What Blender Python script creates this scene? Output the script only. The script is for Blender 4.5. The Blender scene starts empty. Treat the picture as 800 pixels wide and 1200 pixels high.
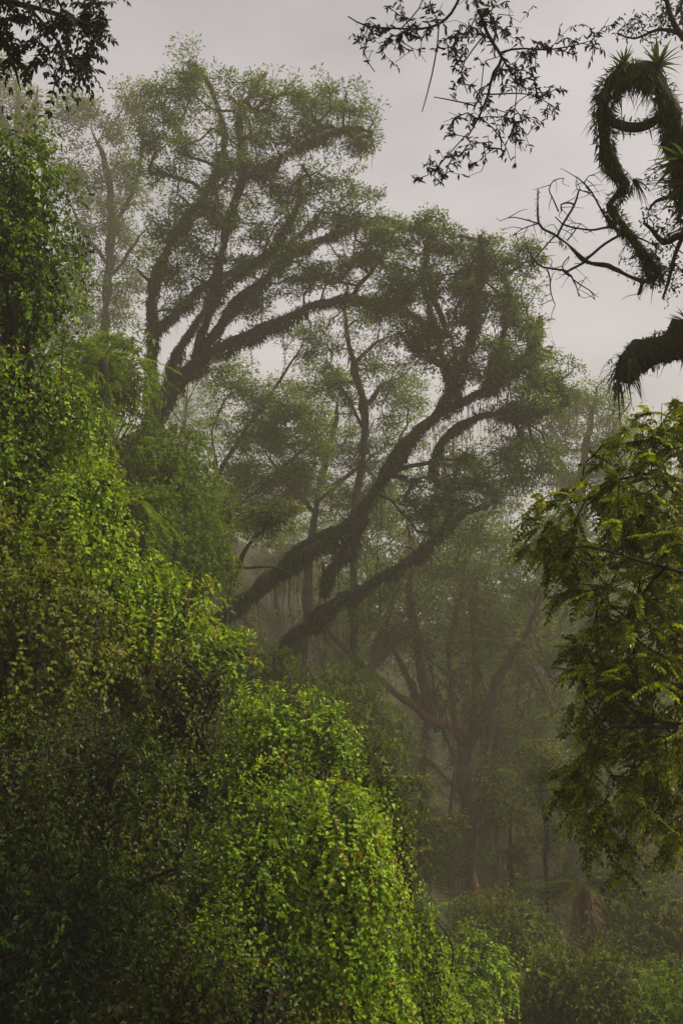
import bpy, math, zlib
import numpy as np
from mathutils import Vector

# ------------------------------------------------------------------ basics
FP = 1200 * 35.0 / 36.0          # focal length in photo pixels (800 x 1200 frame)
PITCH = math.radians(8.0)
CP, SP = math.cos(PITCH), math.sin(PITCH)
scene = bpy.context.scene
COL = scene.collection
UP = np.array([0, 0, 1.0])

def dep(d):
    """survey depths beyond the bank are stretched: the far side of the ravine lies deeper"""
    t = np.clip((np.asarray(d, float) - 13.6) / 5.4, 0, 1)
    return d * (1 + .36 * t * t * (3 - 2 * t))
_DT = np.linspace(0, 200, 4001); _DD = dep(_DT)

def P(px, py, d):
    """point seen at photo pixel (px, py) at depth d metres along the view axis"""
    d = float(dep(d))
    x = (px - 400) / FP * d
    u = (600 - py) / FP * d
    return np.array([x, d * CP - u * SP, d * SP + u * CP])

def rng_for(s):
    return np.random.default_rng(zlib.crc32(s.encode()))

def nz(a):
    return a / np.maximum(np.linalg.norm(a, axis=-1, keepdims=True), 1e-9)

def sstep(a, b, x):
    t = np.clip((x - a) / (b - a), 0, 1)
    return t * t * (3 - 2 * t)

def snoise(p, scale, seed=0):
    r = np.random.default_rng(seed)
    out = 0
    for i in range(7):
        k = r.normal(size=3)
        k = k / np.linalg.norm(k) * (0.7 + 0.9 * r.random()) * 2 * math.pi / scale
        out = out + np.sin(p @ k + r.random() * 6.28)
    return out / 7 ** .5 * .75

def ground(x, y):
    x = np.asarray(x, float); y = np.asarray(y, float)
    yo = np.interp(y, _DD, _DT); k = np.where(y > 13, y / np.maximum(yo, 1), 1.0)
    return k * ground0(x / k, y / k)

def ground0(x, y):
    s = -4.6 - 1.42 * (x - 0.02 * (y - 12))
    lo = -9.6 + 0.0 * y
    s = lo + np.log1p(np.exp(np.clip((s - lo) / 1.6, -30, 30))) * 1.6
    hi = 9.0 + 0.12 * np.clip(-x - 9, 0, 80)
    s = hi - np.log1p(np.exp(np.clip((hi - s) / 1.6, -30, 30))) * 1.6
    s = s + 0.55 * np.log1p(np.exp(np.clip((x - 17) / 3, -30, 30))) * 3 * .9
    s = s + 0.16 * np.clip(y - 55, 0, 200) * sstep(-14, 4, x)
    s = s - 2.6 * sstep(12.5, 8.5, y) * sstep(-.3, -2.2, x) * sstep(-9, -5, x)
    pl = -1.65 + 0.0 * y
    w = sstep(2.5, 6.5, y)
    s = pl * (1 - w) + s * w
    return s + 0.25 * np.sin(x * .9 + 1.3) * np.sin(y * .7) * sstep(4, 9, y)

# ------------------------------------------------------------------ mesh accumulation
T4 = (np.array([[0, 0, 0], [-.5, .42, .10], [0, 1, -.06], [.5, .42, .10]], float),
      np.array([[0, 3, 2], [0, 2, 1]]))
T7 = (np.array([[0, 0, 0], [-.42, .2, .10], [-.45, .55, .08], [0, 1, -.14], [.45, .55, .08], [.42, .2, .10], [0, .45, -.02]], float),
      np.array([[0, 5, 6], [5, 4, 6], [4, 3, 6], [3, 2, 6], [2, 1, 6], [1, 0, 6]]))
TL = (np.array([[0, 0, 0], [-.5, .33, .10], [-.36, .68, .04], [0, 1, -.16], [.36, .68, .04], [.5, .33, .10]], float),
      np.array([[0, 5, 4], [0, 4, 3], [0, 3, 2], [0, 2, 1]]))   # long folded leaf

class Acc:
    def __init__(s):
        s.v, s.t, s.q, s.a, s.n = [], [], [], [], 0
    def add(s, v, tris=None, quads=None, tint=None):
        v = np.asarray(v, float).reshape(-1, 3)
        if tris is not None: s.t.append(np.asarray(tris).reshape(-1, 3) + s.n)
        if quads is not None: s.q.append(np.asarray(quads).reshape(-1, 4) + s.n)
        s.v.append(v)
        s.a.append(np.full(len(v), .5) if tint is None else np.broadcast_to(tint, (len(v),)))
        s.n += len(v)
    def leaves(s, pos, axis, nrm, L, W, tint, T=T4):
        pos = np.asarray(pos, float)
        N = len(pos)
        if N == 0: return
        a = nz(axis); n = nz(nrm - (nrm * a).sum(1, keepdims=True) * a); sd = np.cross(a, n)
        L = np.broadcast_to(L, (N,)); W = np.broadcast_to(W, (N,))
        t, f = T
        v = (pos[:, None] + (L[:, None] * t[None, :, 1])[..., None] * a[:, None]
             + (W[:, None] * t[None, :, 0])[..., None] * sd[:, None]
             + (L[:, None] * t[None, :, 2])[..., None] * n[:, None])
        k = len(t)
        fi = f[None] + (np.arange(N) * k)[:, None, None]
        s.add(v.reshape(-1, 3), tris=fi.reshape(-1, 3), tint=np.repeat(np.broadcast_to(tint, (N,)), k))
    def straps(s, pos, axis, L, W, droop, tint, seg=4):
        """arching strap leaves (bromeliads, ferns)"""
        N = len(pos); a = nz(axis)
        L = np.broadcast_to(L, (N,)); W = np.broadcast_to(W, (N,)); droop = np.broadcast_to(droop, (N,))
        sd = nz(np.cross(a, UP + 1e-3)); vs = []
        for i in range(seg + 1):
            t = i / seg
            c = pos + a * (L * t)[:, None] - UP * (droop * L * t * t)[:, None]
            w = (W * (1 - t ** 2.2) * .5 + .001)[:, None]
            vs += [c - sd * w, c + sd * w]
        v = np.stack(vs, 1); k = 2 * (seg + 1)
        f = np.array([[2 * i, 2 * i + 1, 2 * i + 3, 2 * i + 2] for i in range(seg)])
        fi = f[None] + (np.arange(N) * k)[:, None, None]
        s.add(v.reshape(-1, 3), quads=fi.reshape(-1, 4), tint=np.repeat(np.broadcast_to(tint, (N,)), k))
    def tube(s, pts, rad, k=5, rough=0.0, rng=None, cap=True):
        pts = np.asarray(pts, float); rad = np.broadcast_to(np.asarray(rad, float), (len(pts),))
        n = len(pts)
        if n < 2: return
        tg = nz(np.gradient(pts, axis=0))
        ref = np.array([.31, .77, .55]) if abs(tg[0] @ np.array([.31, .77, .55])) < .9 else np.array([1., 0, 0])
        u = np.cross(tg, ref); 
        for i in range(n):
            if i: 
                x = u[i - 1] - (u[i - 1] @ tg[i]) * tg[i]
                u[i] = x
            u[i] = u[i] / max(np.linalg.norm(u[i]), 1e-9)
        w = np.cross(tg, u)
        an = np.arange(k) / k * 2 * math.pi
        R = rad[:, None] * np.ones(k)
        if rough and rng is not None:
            ph = rng.random(4) * 6.28
            z = np.arange(n)[:, None]
            R = R * (1 + rough * (np.sin(an * 2 + z * .45 + ph[0]) * .5 + np.sin(an * 3 - z * .8 + ph[1]) * .35) + rough * .35 * rng.normal(size=(n, k)))
        v = pts[:, None] + R[..., None] * (np.cos(an)[None, :, None] * u[:, None] + np.sin(an)[None, :, None] * w[:, None])
        i = np.arange(n - 1)[:, None] * k; j = np.arange(k)[None]; j2 = (j + 1) % k
        q = np.stack([i + j, i + j2, i + k + j2, i + k + j], -1).reshape(-1, 4)
        tr = None
        if cap and k > 3:
            b = (n - 1) * k
            tr = np.array([[b, b + m, b + m + 1] for m in range(1, k - 1)])
        s.add(v.reshape(-1, 3), quads=q, tris=tr, tint=rng.random() if rng is not None else .5)
    def mesh(s, name, origin, mat, smooth=False):
        me = bpy.data.meshes.new(name)
        v = np.concatenate(s.v) - np.asarray(origin)
        t = np.concatenate(s.t) if s.t else np.zeros((0, 3), int)
        q = np.concatenate(s.q) if s.q else np.zeros((0, 4), int)
        me.vertices.add(len(v)); me.vertices.foreach_set('co', v.astype(np.float32).ravel())
        li = np.concatenate([t.ravel(), q.ravel()]).astype(np.int32)
        me.loops.add(len(li)); me.loops.foreach_set('vertex_index', li)
        st = np.concatenate([np.arange(len(t)) * 3, len(t) * 3 + np.arange(len(q)) * 4]).astype(np.int32)
        me.polygons.add(len(st)); me.polygons.foreach_set('loop_start', st)
        me.polygons.foreach_set('use_smooth', np.full(len(st), bool(smooth)))
        at = me.attributes.new('tint', 'FLOAT', 'POINT')
        at.data.foreach_set('value', np.concatenate(s.a).astype(np.float32))
        me.materials.append(mat); me.update(calc_edges=True)
        return me

def part(name, acc, mat, parent=None, origin=(0, 0, 0), smooth=False):
    if acc.n == 0: return None
    o = bpy.data.objects.new(name, acc.mesh(name, origin, mat, smooth)); COL.objects.link(o)
    if parent is not None: o.parent = parent
    return o

def thing(name, label, cat, loc, group=None):
    o = bpy.data.objects.new(name, None); COL.objects.link(o)
    o.location = [float(x) for x in loc]; o.empty_display_size = .3
    o['label'] = label; o['category'] = cat
    if group: o['group'] = group
    return o

# ------------------------------------------------------------------ materials
def new_mat(name):
    m = bpy.data.materials.new(name); m.use_nodes = True
    nt = m.node_tree; nt.nodes.clear()
    return m, nt, nt.nodes.new('ShaderNodeOutputMaterial')

def leaf_mat(name, dark, mid, light, trans=.35, rough=.5, odd=None, tcol=(1.25, 1.15, .5)):
    m, nt, out = new_mat(name); N, Lk = nt.nodes, nt.links
    at = N.new('ShaderNodeAttribute'); at.attribute_name = 'tint'
    rp = N.new('ShaderNodeValToRGB'); e = rp.color_ramp.elements
    e[0].color = (*dark, 1); e[0].position = .0
    e[1].color = (*light, 1); e[1].position = .93
    x = e.new(.5); x.color = (*mid, 1)
    if odd: x = e.new(.985); x.color = (*odd, 1)
    tc = N.new('ShaderNodeTexCoord'); no = N.new('ShaderNodeTexNoise'); no.inputs['Scale'].default_value = 38
    hs = N.new('ShaderNodeHueSaturation'); mr = N.new('ShaderNodeMapRange')
    mr.inputs['To Min'].default_value = .75; mr.inputs['To Max'].default_value = 1.25
    Lk.new(tc.outputs['Object'], no.inputs['Vector']); Lk.new(no.outputs['Fac'], mr.inputs['Value'])
    Lk.new(at.outputs['Fac'], rp.inputs['Fac']); Lk.new(rp.outputs['Color'], hs.inputs['Color']); Lk.new(mr.outputs['Result'], hs.inputs['Value'])
    b = N.new('ShaderNodeBsdfPrincipled'); b.inputs['Roughness'].default_value = rough
    b.inputs['Specular IOR Level'].default_value = .22
    Lk.new(hs.outputs['Color'], b.inputs['Base Color'])
    tm = N.new('ShaderNodeMix'); tm.data_type = 'RGBA'; tm.blend_type = 'MULTIPLY'; tm.inputs['Factor'].default_value = 1
    tm.inputs['B'].default_value = (*tcol, 1); Lk.new(hs.outputs['Color'], tm.inputs['A'])
    tr = N.new('ShaderNodeBsdfTranslucent'); Lk.new(tm.outputs['Result'], tr.inputs['Color'])
    mx = N.new('ShaderNodeMixShader'); mx.inputs['Fac'].default_value = trans
    Lk.new(b.outputs['BSDF'], mx.inputs[1]); Lk.new(tr.outputs['BSDF'], mx.inputs[2]); Lk.new(mx.outputs['Shader'], out.inputs['Surface'])
    return m

def rough_mat(name, c1, c2, scale=6, bump=.6, rough=.9, stretch=.25, c3=None):
    m, nt, out = new_mat(name); N, Lk = nt.nodes, nt.links
    tc = N.new('ShaderNodeTexCoord'); mp = N.new('ShaderNodeMapping'); mp.inputs['Scale'].default_value = (1, 1, stretch)
    no = N.new('ShaderNodeTexNoise'); no.inputs['Scale'].default_value = scale; no.inputs['Detail'].default_value = 8
    rp = N.new('ShaderNodeValToRGB'); e = rp.color_ramp.elements
    e[0].color = (*c1, 1); e[0].position = .35; e[1].color = (*c2, 1); e[1].position = .68
    if c3: x = e.new(.52); x.color = (*c3, 1)
    b = N.new('ShaderNodeBsdfPrincipled'); b.inputs['Roughness'].default_value = rough; b.inputs['Specular IOR Level'].default_value = .15
    bp = N.new('ShaderNodeBump'); bp.inputs['Strength'].default_value = bump; bp.inputs['Distance'].default_value = .05
    Lk.new(tc.outputs['Object'], mp.inputs['Vector']); Lk.new(mp.outputs['Vector'], no.inputs['Vector'])
    Lk.new(no.outputs['Fac'], rp.inputs['Fac']); Lk.new(rp.outputs['Color'], b.inputs['Base Color'])
    Lk.new(no.outputs['Fac'], bp.inputs['Height']); Lk.new(bp.outputs['Normal'], b.inputs['Normal'])
    Lk.new(b.outputs['BSDF'], out.inputs['Surface'])
    return m

M = dict(
    vine=leaf_mat('creeper_leaf', (.014, .024, .001), (.100, .185, .0015), (.36, .52, .003), .36, .42, odd=(.26, .15, .02)),
    vine_dark=leaf_mat('dark_creeper_leaf', (.009, .014, .001), (.040, .060, .002), (.150, .200, .004), .32, .42, odd=(.20, .12, .03)),  # brownish green, darkened further to carry shade on the lower bank
    vine_blue=leaf_mat('cool_creeper_leaf', (.004, .010, .001), (.016, .040, .003), (.075, .17, .008), .35, .4),  # leaf colour lowered to hold the shade of the bank's lowest corner
    olive=leaf_mat('olive_leaf', (.014, .022, .002), (.070, .098, .004), (.21, .25, .010), .4, .5, odd=(.20, .13, .05)),
    tree=leaf_mat('tree_leaf', (.022, .042, .003), (.090, .140, .010), (.20, .28, .02), .46, .5, odd=(.14, .10, .04)),
    pale=leaf_mat('pale_tree_leaf', (.045, .085, .006), (.13, .20, .012), (.26, .36, .024), .46, .5),
    pinnate=leaf_mat('pinnate_leaf', (.034, .052, .002), (.155, .205, .004), (.44, .52, .010), .40, .28, odd=(.25, .10, .05)),
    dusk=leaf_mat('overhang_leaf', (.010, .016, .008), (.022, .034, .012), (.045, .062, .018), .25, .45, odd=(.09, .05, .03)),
    moss=leaf_mat('moss_strand', (.016, .020, .005), (.040, .052, .011), (.095, .115, .024), .25, .8),
    green_moss=leaf_mat('green_moss_strand', (.022, .034, .006), (.055, .085, .012), (.13, .18, .025), .3, .8),
    brom=leaf_mat('bromeliad_leaf', (.020, .035, .007), (.055, .090, .012), (.13, .17, .02), .35, .4, odd=(.22, .09, .03)),
    dead=leaf_mat('dead_frond', (.06, .035, .02), (.13, .075, .04), (.21, .13, .07), .2, .8),
    bark=rough_mat('mossy_bark', (.018, .016, .011), (.060, .052, .032), 7, 1.0, c3=(.030, .034, .014)),
    twig=rough_mat('twig_bark', (.010, .008, .006), (.026, .021, .015), 12, .4),
    red=rough_mat('reddish_bark', (.070, .032, .020), (.160, .082, .052), 6, .8),
    soil=rough_mat('leaf_litter', (.012, .010, .006), (.040, .032, .016), 1.3, 1.0, stretch=1, c3=(.020, .024, .008)),
)

# ------------------------------------------------------------------ curves and growth
def smooth(pts, vals=None, step=.3):
    pts = np.asarray(pts, float); n = len(pts)
    ext = np.vstack([2 * pts[0] - pts[1], pts, 2 * pts[-1] - pts[-2]])
    out, vo = [], []
    vals = np.zeros(n) if vals is None else np.asarray(vals, float)
    for i in range(n - 1):
        p0, p1, p2, p3 = ext[i:i + 4]
        m = max(2, int(np.linalg.norm(p2 - p1) / step))
        for t in np.arange(m) / m:
            out.append(.5 * ((2 * p1) + (-p0 + p2) * t + (2 * p0 - 5 * p1 + 4 * p2 - p3) * t * t + (-p0 + 3 * p1 - 3 * p2 + p3) * t ** 3))
            vo.append(vals[i] * (1 - t) + vals[i + 1] * t)
    out.append(pts[-1]); vo.append(vals[-1])
    return np.array(out), np.array(vo)

def wobble(p, rng, amp):
    n = len(p); w = rng.normal(size=(n, 3)) * amp
    for _ in range(2): w = (np.roll(w, 1, 0) + w + np.roll(w, -1, 0)) / 3 * 1.25
    w[0] = 0
    return p + w

def pxlimb(pts, d):
    """[(px,py,r_px[,dd])...] -> world polyline and radii"""
    out, rr = [], []
    for q in pts:
        dd = d + (q[3] if len(q) > 3 else 0)
        out.append(P(q[0], q[1], dd)); rr.append(q[2] * dep(dd) / FP)
    return np.array(out), np.array(rr)

def blob_pts(rng, blobs, d, n, gap=.0, scale=1.4, clump=.6):
    """cluster centres spread through ellipsoids (px,py,rx_px,ry_px[,rz_m,dd])"""
    w = np.array([b[2] * b[3] for b in blobs], float); w /= w.sum()
    out = []
    for b, k in zip(blobs, (w * n).astype(int) + 1):
        dd = d + (b[5] if len(b) > 5 else 0)
        rx, ry = b[2] * dep(dd) / FP, b[3] * dep(dd) / FP
        rz = b[4] * dep(dd) / dd if len(b) > 4 and b[4] else min(rx, ry) * 1.1
        c = P(b[0], b[1], dd)
        m = 8 + int(rx * ry * 2.2); h = rng.random(m)
        sub = c + nz(rng.normal(size=(m, 3))) * (rng.random((m, 1)) ** .5) * [rx, rz, ry] * .82
        j = rng.integers(0, m, k * 5)
        v = nz(rng.normal(size=(k * 5, 3))) * (rng.random((k * 5, 1)) ** .45)
        p = sub[j] + v * np.array([rx, rz, ry * .5]) * (.2 + .26 * h[j])[:, None]
        w_ = c + nz(rng.normal(size=(k * 5, 3))) * (rng.random((k * 5, 1)) ** .42) * [rx, rz, ry]
        p = np.where(rng.random((k * 5, 1)) < clump, p, w_)
        keep = snoise(p, scale, 11) > gap - .35
        out.append(p[keep][:k])
    return np.concatenate(out)

def grow(rng, limbs, cl, step=.3, start=.25, tipr=.006, expo=.48, jit=.12, droop=0.):
    """attach every cluster centre to the nearest suitable branch; returns chains and tip directions"""
    pos, par, lim, own = [], [], [], []
    for lid, (pts, rad) in enumerate(limbs):
        k0 = int(len(pts) * start)
        for i in range(k0, len(pts)):
            pos.append(pts[i]); par.append(len(pos) - 2 if i > k0 else -1); lim.append(rad[i]); own.append(lid)
    n = len(pos); cap = n + len(cl) * 24
    X = np.zeros((cap, 3)); X[:n] = pos
    D = np.zeros((cap, 3)); par = par + [-1] * (cap - n); lim = np.array(lim + [1e9] * (cap - n))
    for i in range(n): 
        if par[i] >= 0: D[i] = nz(X[i] - X[par[i]])
    D[:n][np.linalg.norm(D[:n], axis=1) < .1] = UP
    cnt = np.zeros(cap); own = own + [0] * (cap - n); owner = []
    from_limb = np.min(np.linalg.norm(cl[:, None] - X[None, :n:2], axis=2), axis=1)
    chains, tips = [], np.zeros((len(cl), 3))
    for ci in np.argsort(from_limb):
        c = cl[ci]
        dv = c - X[:n]; ds = np.linalg.norm(dv, axis=1) + 1e-6
        cost = ds * (1 - .42 * (dv * D[:n]).sum(1) / ds)
        j = int(np.argmin(cost)); L = ds[j]
        m = int(np.clip(L / step, 1, 22))
        a = X[j]; ctl = a + D[j] * L * .45 + UP * L * (.05 - droop)
        idx = [j]; prev = j
        for s in range(1, m + 1):
            t = s / m
            p = (1 - t) ** 2 * a + 2 * t * (1 - t) * ctl + t * t * c
            if s < m: p = p + rng.normal(size=3) * jit * min(step, L / m)
            X[n] = p; par[n] = prev; own[n] = own[j]; D[n] = nz(p - X[prev]); idx.append(n); prev = n; n += 1
        chains.append(idx); owner.append(own[j]); tips[ci] = D[prev]
        k = prev
        while k >= 0: cnt[k] += 1; k = par[k]
    out = []
    for idx in chains:
        r = np.minimum(tipr * np.maximum(cnt[idx], 1) ** expo, np.maximum(lim[idx[0]], .004) * .85)
        r[0] = min(r[0], r[1] * 1.15)
        out.append((X[idx], r))
    grow.owner = owner
    return out, tips

def tufts(acc, rng, c, dirs, n, rc, L, W, droop=.3, T=T4, flat=.45):
    N = len(c)
    cc = np.repeat(c, n, 0); dd = np.repeat(dirs, n, 0)
    v = nz(rng.normal(size=(N * n, 3)) * [1, 1, flat] + dd * .35)
    r = rc * np.repeat(rng.uniform(.65, 1.25, N), n) * rng.random(N * n) ** .55
    p = cc + v * r[:, None]
    ax = v + dd * .4 + rng.normal(size=v.shape) * .35 - UP * droop
    nr = UP * .9 + v * .3 + rng.normal(size=v.shape) * .5
    l = L * rng.uniform(.65, 1.25, N * n)
    ti = np.clip(np.repeat(rng.normal(.48, .19, N), n) + rng.normal(0, .18, N * n), 0, .97)
    ti = np.where(rng.random(N * n) < .012, 1., ti)
    acc.leaves(p, ax, nr, l, l * W / L, ti, T)

def fronds(lf, st, rng, pos, axis, L, pairs, ll, lw, droop=.35, T=T4, rach=.0035):
    N = len(pos); a = nz(axis)
    nr = nz(UP + rng.normal(size=a.shape) * .35); nr = nz(nr - (nr * a).sum(1, keepdims=True) * a)
    sd = np.cross(a, nr); L = np.broadcast_to(L, (N,)); dr = droop * rng.uniform(.4, 1.5, N)
    base = np.clip(rng.normal(.47, .24, N), 0, .95)
    for k in range(pairs):
        t = .18 + .8 * k / (pairs - 1)
        c = pos + a * (L * t)[:, None] - UP * (dr * L * t * t)[:, None]
        fall = a * .45 - UP * (dr * t * 1.2)[:, None]
        size = ll * (1 - .45 * abs(t - .5) * 1.2)
        for s in (-1, 1):
            ax = sd * s + fall + rng.normal(size=a.shape) * .10 - UP * .12
            n2 = nr + sd * s * .25 + rng.normal(size=a.shape) * .22
            lf.leaves(c, ax, n2, size * rng.uniform(.8, 1.15, N), lw * rng.uniform(.85, 1.15, N), np.clip(base + rng.normal(0, .15, N), 0, .97), T)
    tip = pos + a * L[:, None] - UP * (dr * L)[:, None]
    lf.leaves(tip, a - UP * dr[:, None] * 2, nr, ll * .9, lw, base, T)
    st.straps(pos, a, L, rach * 2, dr, .5, 3)

def moss(acc, rng, pts, rad, per_m, L, W, side=.5, top=.0):
    """shaggy strands growing all round a limb and hanging from it"""
    seg = np.linalg.norm(np.diff(pts, axis=0), axis=1)
    n = max(4, int(seg.sum() * per_m)); i = rng.choice(len(seg), n, p=seg / seg.sum()); t = rng.random((n, 1))
    c = pts[i] * (1 - t) + pts[i + 1] * t; r = rad[i]
    tg = nz(pts[i + 1] - pts[i]); v = rng.normal(size=(n, 3)); v[:, 2] -= .15
    v = nz(v - (v * tg).sum(1, keepdims=True) * tg)
    p = c + v * (r * .95)[:, None]
    up = (v[:, 2] > 0.1)
    ax = v * side + rng.normal(size=v.shape) * .3 - UP * np.where(up, .25 - top, .9)[:, None] + tg * rng.normal(size=(n, 1)) * .35
    pt = np.clip(.85 + .7 * snoise(c, max(.5, L * 5), 21), .3, 1.8)
    l = L * rng.uniform(.35, 1.3, n) * np.where(up, .55, 1) * pt
    acc.leaves(p, ax, v + rng.normal(size=v.shape) * .5, l, W * rng.uniform(.6, 1.3, n), np.clip(rng.normal(.5, .2, n), 0, 1), T4)

def curtain(acc, rng, pts, rad, per_m, Lmin, Lmax, w=.012):
    """long hanging strands under a limb"""
    seg = np.linalg.norm(np.diff(pts, axis=0), axis=1)
    n = max(3, int(seg.sum() * per_m)); i = rng.choice(len(seg), n, p=seg / seg.sum()); t = rng.random((n, 1))
    c = pts[i] * (1 - t) + pts[i + 1] * t
    ok = snoise(c, 1.6, 31) > -.35; i, t, c = i[ok], t[ok], c[ok]; n = len(i)
    if n < 2: return
    c = c - UP * (rad[i] * .6)[:, None] + rng.normal(size=(n, 3)) * [.12, .12, 0]
    L = Lmin + (Lmax - Lmin) * rng.random(n) ** 2
    acc.straps(c, -UP + rng.normal(size=(n, 3)) * .13, L, w * rng.uniform(.6, 1.5, n), rng.normal(0, .05, n), np.clip(rng.normal(.45, .2, n), 0, 1), 4)

# ------------------------------------------------------------------ trees of the ravine
def make_tree(name, label, cat, d, limbs, blobs, n, leaf='tree', bark='bark', tuft=30, rc=.34, L=.14, W=.05, droop=.25,
              gap=.0, mossy=0, curt=(0, 0, 0), start=.25, group=None, frond=None, foot=True, tipr=.006, mossL=.28, curt_limbs=None, jit=.12, step=.3, k=9, thin=1., gscale=1.4, clump=.7, feet=(0,)):
    rng = rng_for(name + label); sc = float(dep(d)) / d
    lw = []
    for li, l in enumerate(limbs):
        p, r = pxlimb(l, d)
        if li in feet and foot:
            z = float(ground(p[0][0], p[0][1]))
            if p[0][2] > z - .3:
                lean = (p[0] - p[1]) * [1, 1, 0]
                f = np.array([p[0][0], p[0][1], z - .4]) + lean * .3
                p = np.vstack([f, p]); r = np.concatenate([[r[0] * 1.35], r])
        r = np.asarray(r) * thin; r[-1] *= .3
        s, rs = smooth(p, r, .22)
        lw.append((wobble(s, rng, .03 + .035 * min(rs.mean() * 3, 1)), rs))
    base = lw[0][0][0].copy()
    root = thing(name, label, cat, base, group)
    cl = blob_pts(rng, blobs, d, n, gap, gscale * sc, clump)
    ch, tips = grow(rng, lw, cl, start=start, tipr=tipr * sc, jit=jit, step=step * sc)
    own = grow.owner
    cr = Acc()
    for i, (p, r) in enumerate(lw):
        tr = Acc(); tr.tube(p, r * (1 + .22 * snoise(p, .9 * sc, i + 3)), k if r.max() > .07 else 6, .24, rng)
        for (cp, cq), w in zip(ch, own):
            if w == i: tr.tube(cp, cq, 4, 0, rng, cap=False)
        if mossy > 100 and r.max() > .1:
            for q in rng.choice(len(p) - 2, max(2, len(p) // 14)):   # broken stubs and knots
                v = nz(rng.normal(size=3) + UP * .3); ln = rng.uniform(.1, .75) * sc; e = p[q] + v * (r[q] + ln)
                tr.tube([p[q], p[q] + v * (r[q] + ln * .5) + rng.normal(size=3) * .04, e], [r[q] * .6, r[q] * .32, r[q] * .18], 6, .2, rng)
        part('trunk' if i == 0 else 'limb', tr, M[bark], root, base, True)
    if frond: fronds(cr, cr, rng, *frond(rng, cl, tips))
    else: tufts(cr, rng, cl, tips, tuft, rc * sc, L * sc, W * sc, droop)
    part('crown', cr, M[leaf], root, base)
    if mossy or curt[0]:
        ms = Acc()
        for i, (p, r) in enumerate(lw):
            if mossy and r.max() > .05: moss(ms, rng, p, r, mossy / sc, mossL * sc, .03 * sc)
            if curt[0] and (curt_limbs is None or i in curt_limbs): curtain(ms, rng, p, r, curt[0] / sc, curt[1] * sc, curt[2] * sc, curt[3] * sc)
        part('hanging_moss', ms, M['moss'], root, base)
        if mossy > 100:
            ep = Acc()
            for p, r in lw:
                if r.max() < .1: continue
                for q in rng.choice(len(p) - 1, max(3, len(p) // 9)):
                    m = int(rng.integers(14, 34)); v = nz(rng.normal(size=(m, 3)) + UP * .55)
                    ep.straps(p[q] + UP * r[q] * .8 + v * .03, v, rng.uniform(.12, .5) * sc * rng.uniform(.6, 1.2, m), .028 * sc, rng.uniform(.2, 1.1, m), np.clip(rng.normal(.45, .2, m), 0, 1), 4)
            part('fern_sprays', ep, M['brom'], root, base)
    return root, lw

A_limbs = [
    [(166, 530, 24), (186, 482, 22), (214, 442, 20), (250, 412, 15), (300, 388, 12), (345, 368, 10), (400, 352, 9), (446, 351, 7), (484, 368, 5), (512, 392, 3)],
    [(206, 452, 17), (240, 410, 15), (268, 365, 14), (302, 334, 12), (345, 297, 10, .4), (398, 272, 7, .8), (440, 258, 5, 1), (475, 262, 3, 1)],
    [(176, 500, 14), (178, 420, 14), (181, 350, 13), (192, 300, 12, .4), (222, 252, 11, .8), (250, 212, 8, 1), (262, 160, 5, 1), (248, 105, 3, 1), (224, 70, 2, 1)],
    [(228, 420, 11), (252, 335, 10, -.4), (268, 262, 9, -.6), (287, 212, 8, -.6), (328, 184, 6, -.8), (372, 163, 5, -1), (412, 150, 3, -1), (436, 152, 2, -1)],
    [(272, 250, 7, -.6), (284, 190, 6, -.4), (280, 140, 5), (300, 100, 3, .3), (312, 84, 2, .3)],
    [(186, 385, 10), (238, 336, 9, 1), (292, 310, 7, 1.4), (340, 285, 5, 1.6), (384, 240, 3, 1.6)],
    [(192, 470, 10), (216, 400, 10, -.8), (262, 338, 8, -1), (318, 290, 6, -1.4), (350, 240, 4, -1.6), (352, 205, 3, -1.6)],
]
A_blobs = [(222, 88, 34, 44), (205, 130, 50, 40), (300, 112, 80, 34), (385, 128, 62, 44), (420, 172, 30, 34), (338, 226, 84, 36, 2.2),
           (262, 196, 74, 56, 2.6), (392, 246, 66, 36), (182, 176, 44, 40), (452, 286, 56, 34), (300, 300, 90, 44, 2.4), (404, 318, 60, 30), (226, 336, 46, 46), (292, 362, 46, 26), (200, 290, 36, 40), (340, 330, 40, 24),
           (470, 350, 40, 22), (232, 250, 60, 50), (345, 160, 80, 30), (428, 300, 40, 40)]
make_tree('leaning_tree', 'tall mossy tree whose several shaggy limbs fan upwards to the highest crown', 'tree', 30, A_limbs, A_blobs, 2200, 'tree', tuft=30, rc=.27, L=.115, W=.042,
          mossy=330, curt=(7, .2, 1.5, .016), gap=.18, curt_limbs=(0, 1, 3, 5, 6), thin=.43, gscale=.9, mossL=.22, tipr=.0075, feet=(0, 2, 6))

B_limbs = [
    [(252, 728, 19), (298, 694, 18), (342, 662, 16), (398, 622, 15), (438, 578, 15), (466, 534, 14), (500, 496, 13), (544, 470, 11), (592, 440, 8), (622, 402, 5), (632, 370, 3)],
    [(332, 764, 19), (368, 728, 18), (402, 702, 15), (444, 680, 11, .6), (500, 640, 8, 1), (540, 602, 6, 1.4), (570, 590, 3, 1.6)],
    [(505, 560, 8, 1.), (518, 518, 9, .6), (556, 490, 8, .3), (600, 484, 6), (640, 476, 4), (668, 470, 3)],
    [(508, 490, 9), (536, 444, 8, -.6), (548, 402, 7, -1), (560, 356, 5, -1.2), (566, 310, 3, -1.2), (560, 276, 2, -1.2)],
    [(540, 470, 8), (520, 420, 6, .8), (505, 370, 4, 1.2), (496, 320, 3, 1.3), (504, 286, 2, 1.3)],
    [(568, 455, 8), (588, 400, 6, .8), (596, 350, 4, 1), (590, 315, 2, 1)],
    [(380, 700, 12), (388, 668, 11), (410, 640, 10), (430, 605, 9)],
    [(330, 668, 9), (350, 640, 8, -1), (400, 618, 7, -1.4), (430, 610, 4, -1.5)],
]
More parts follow.
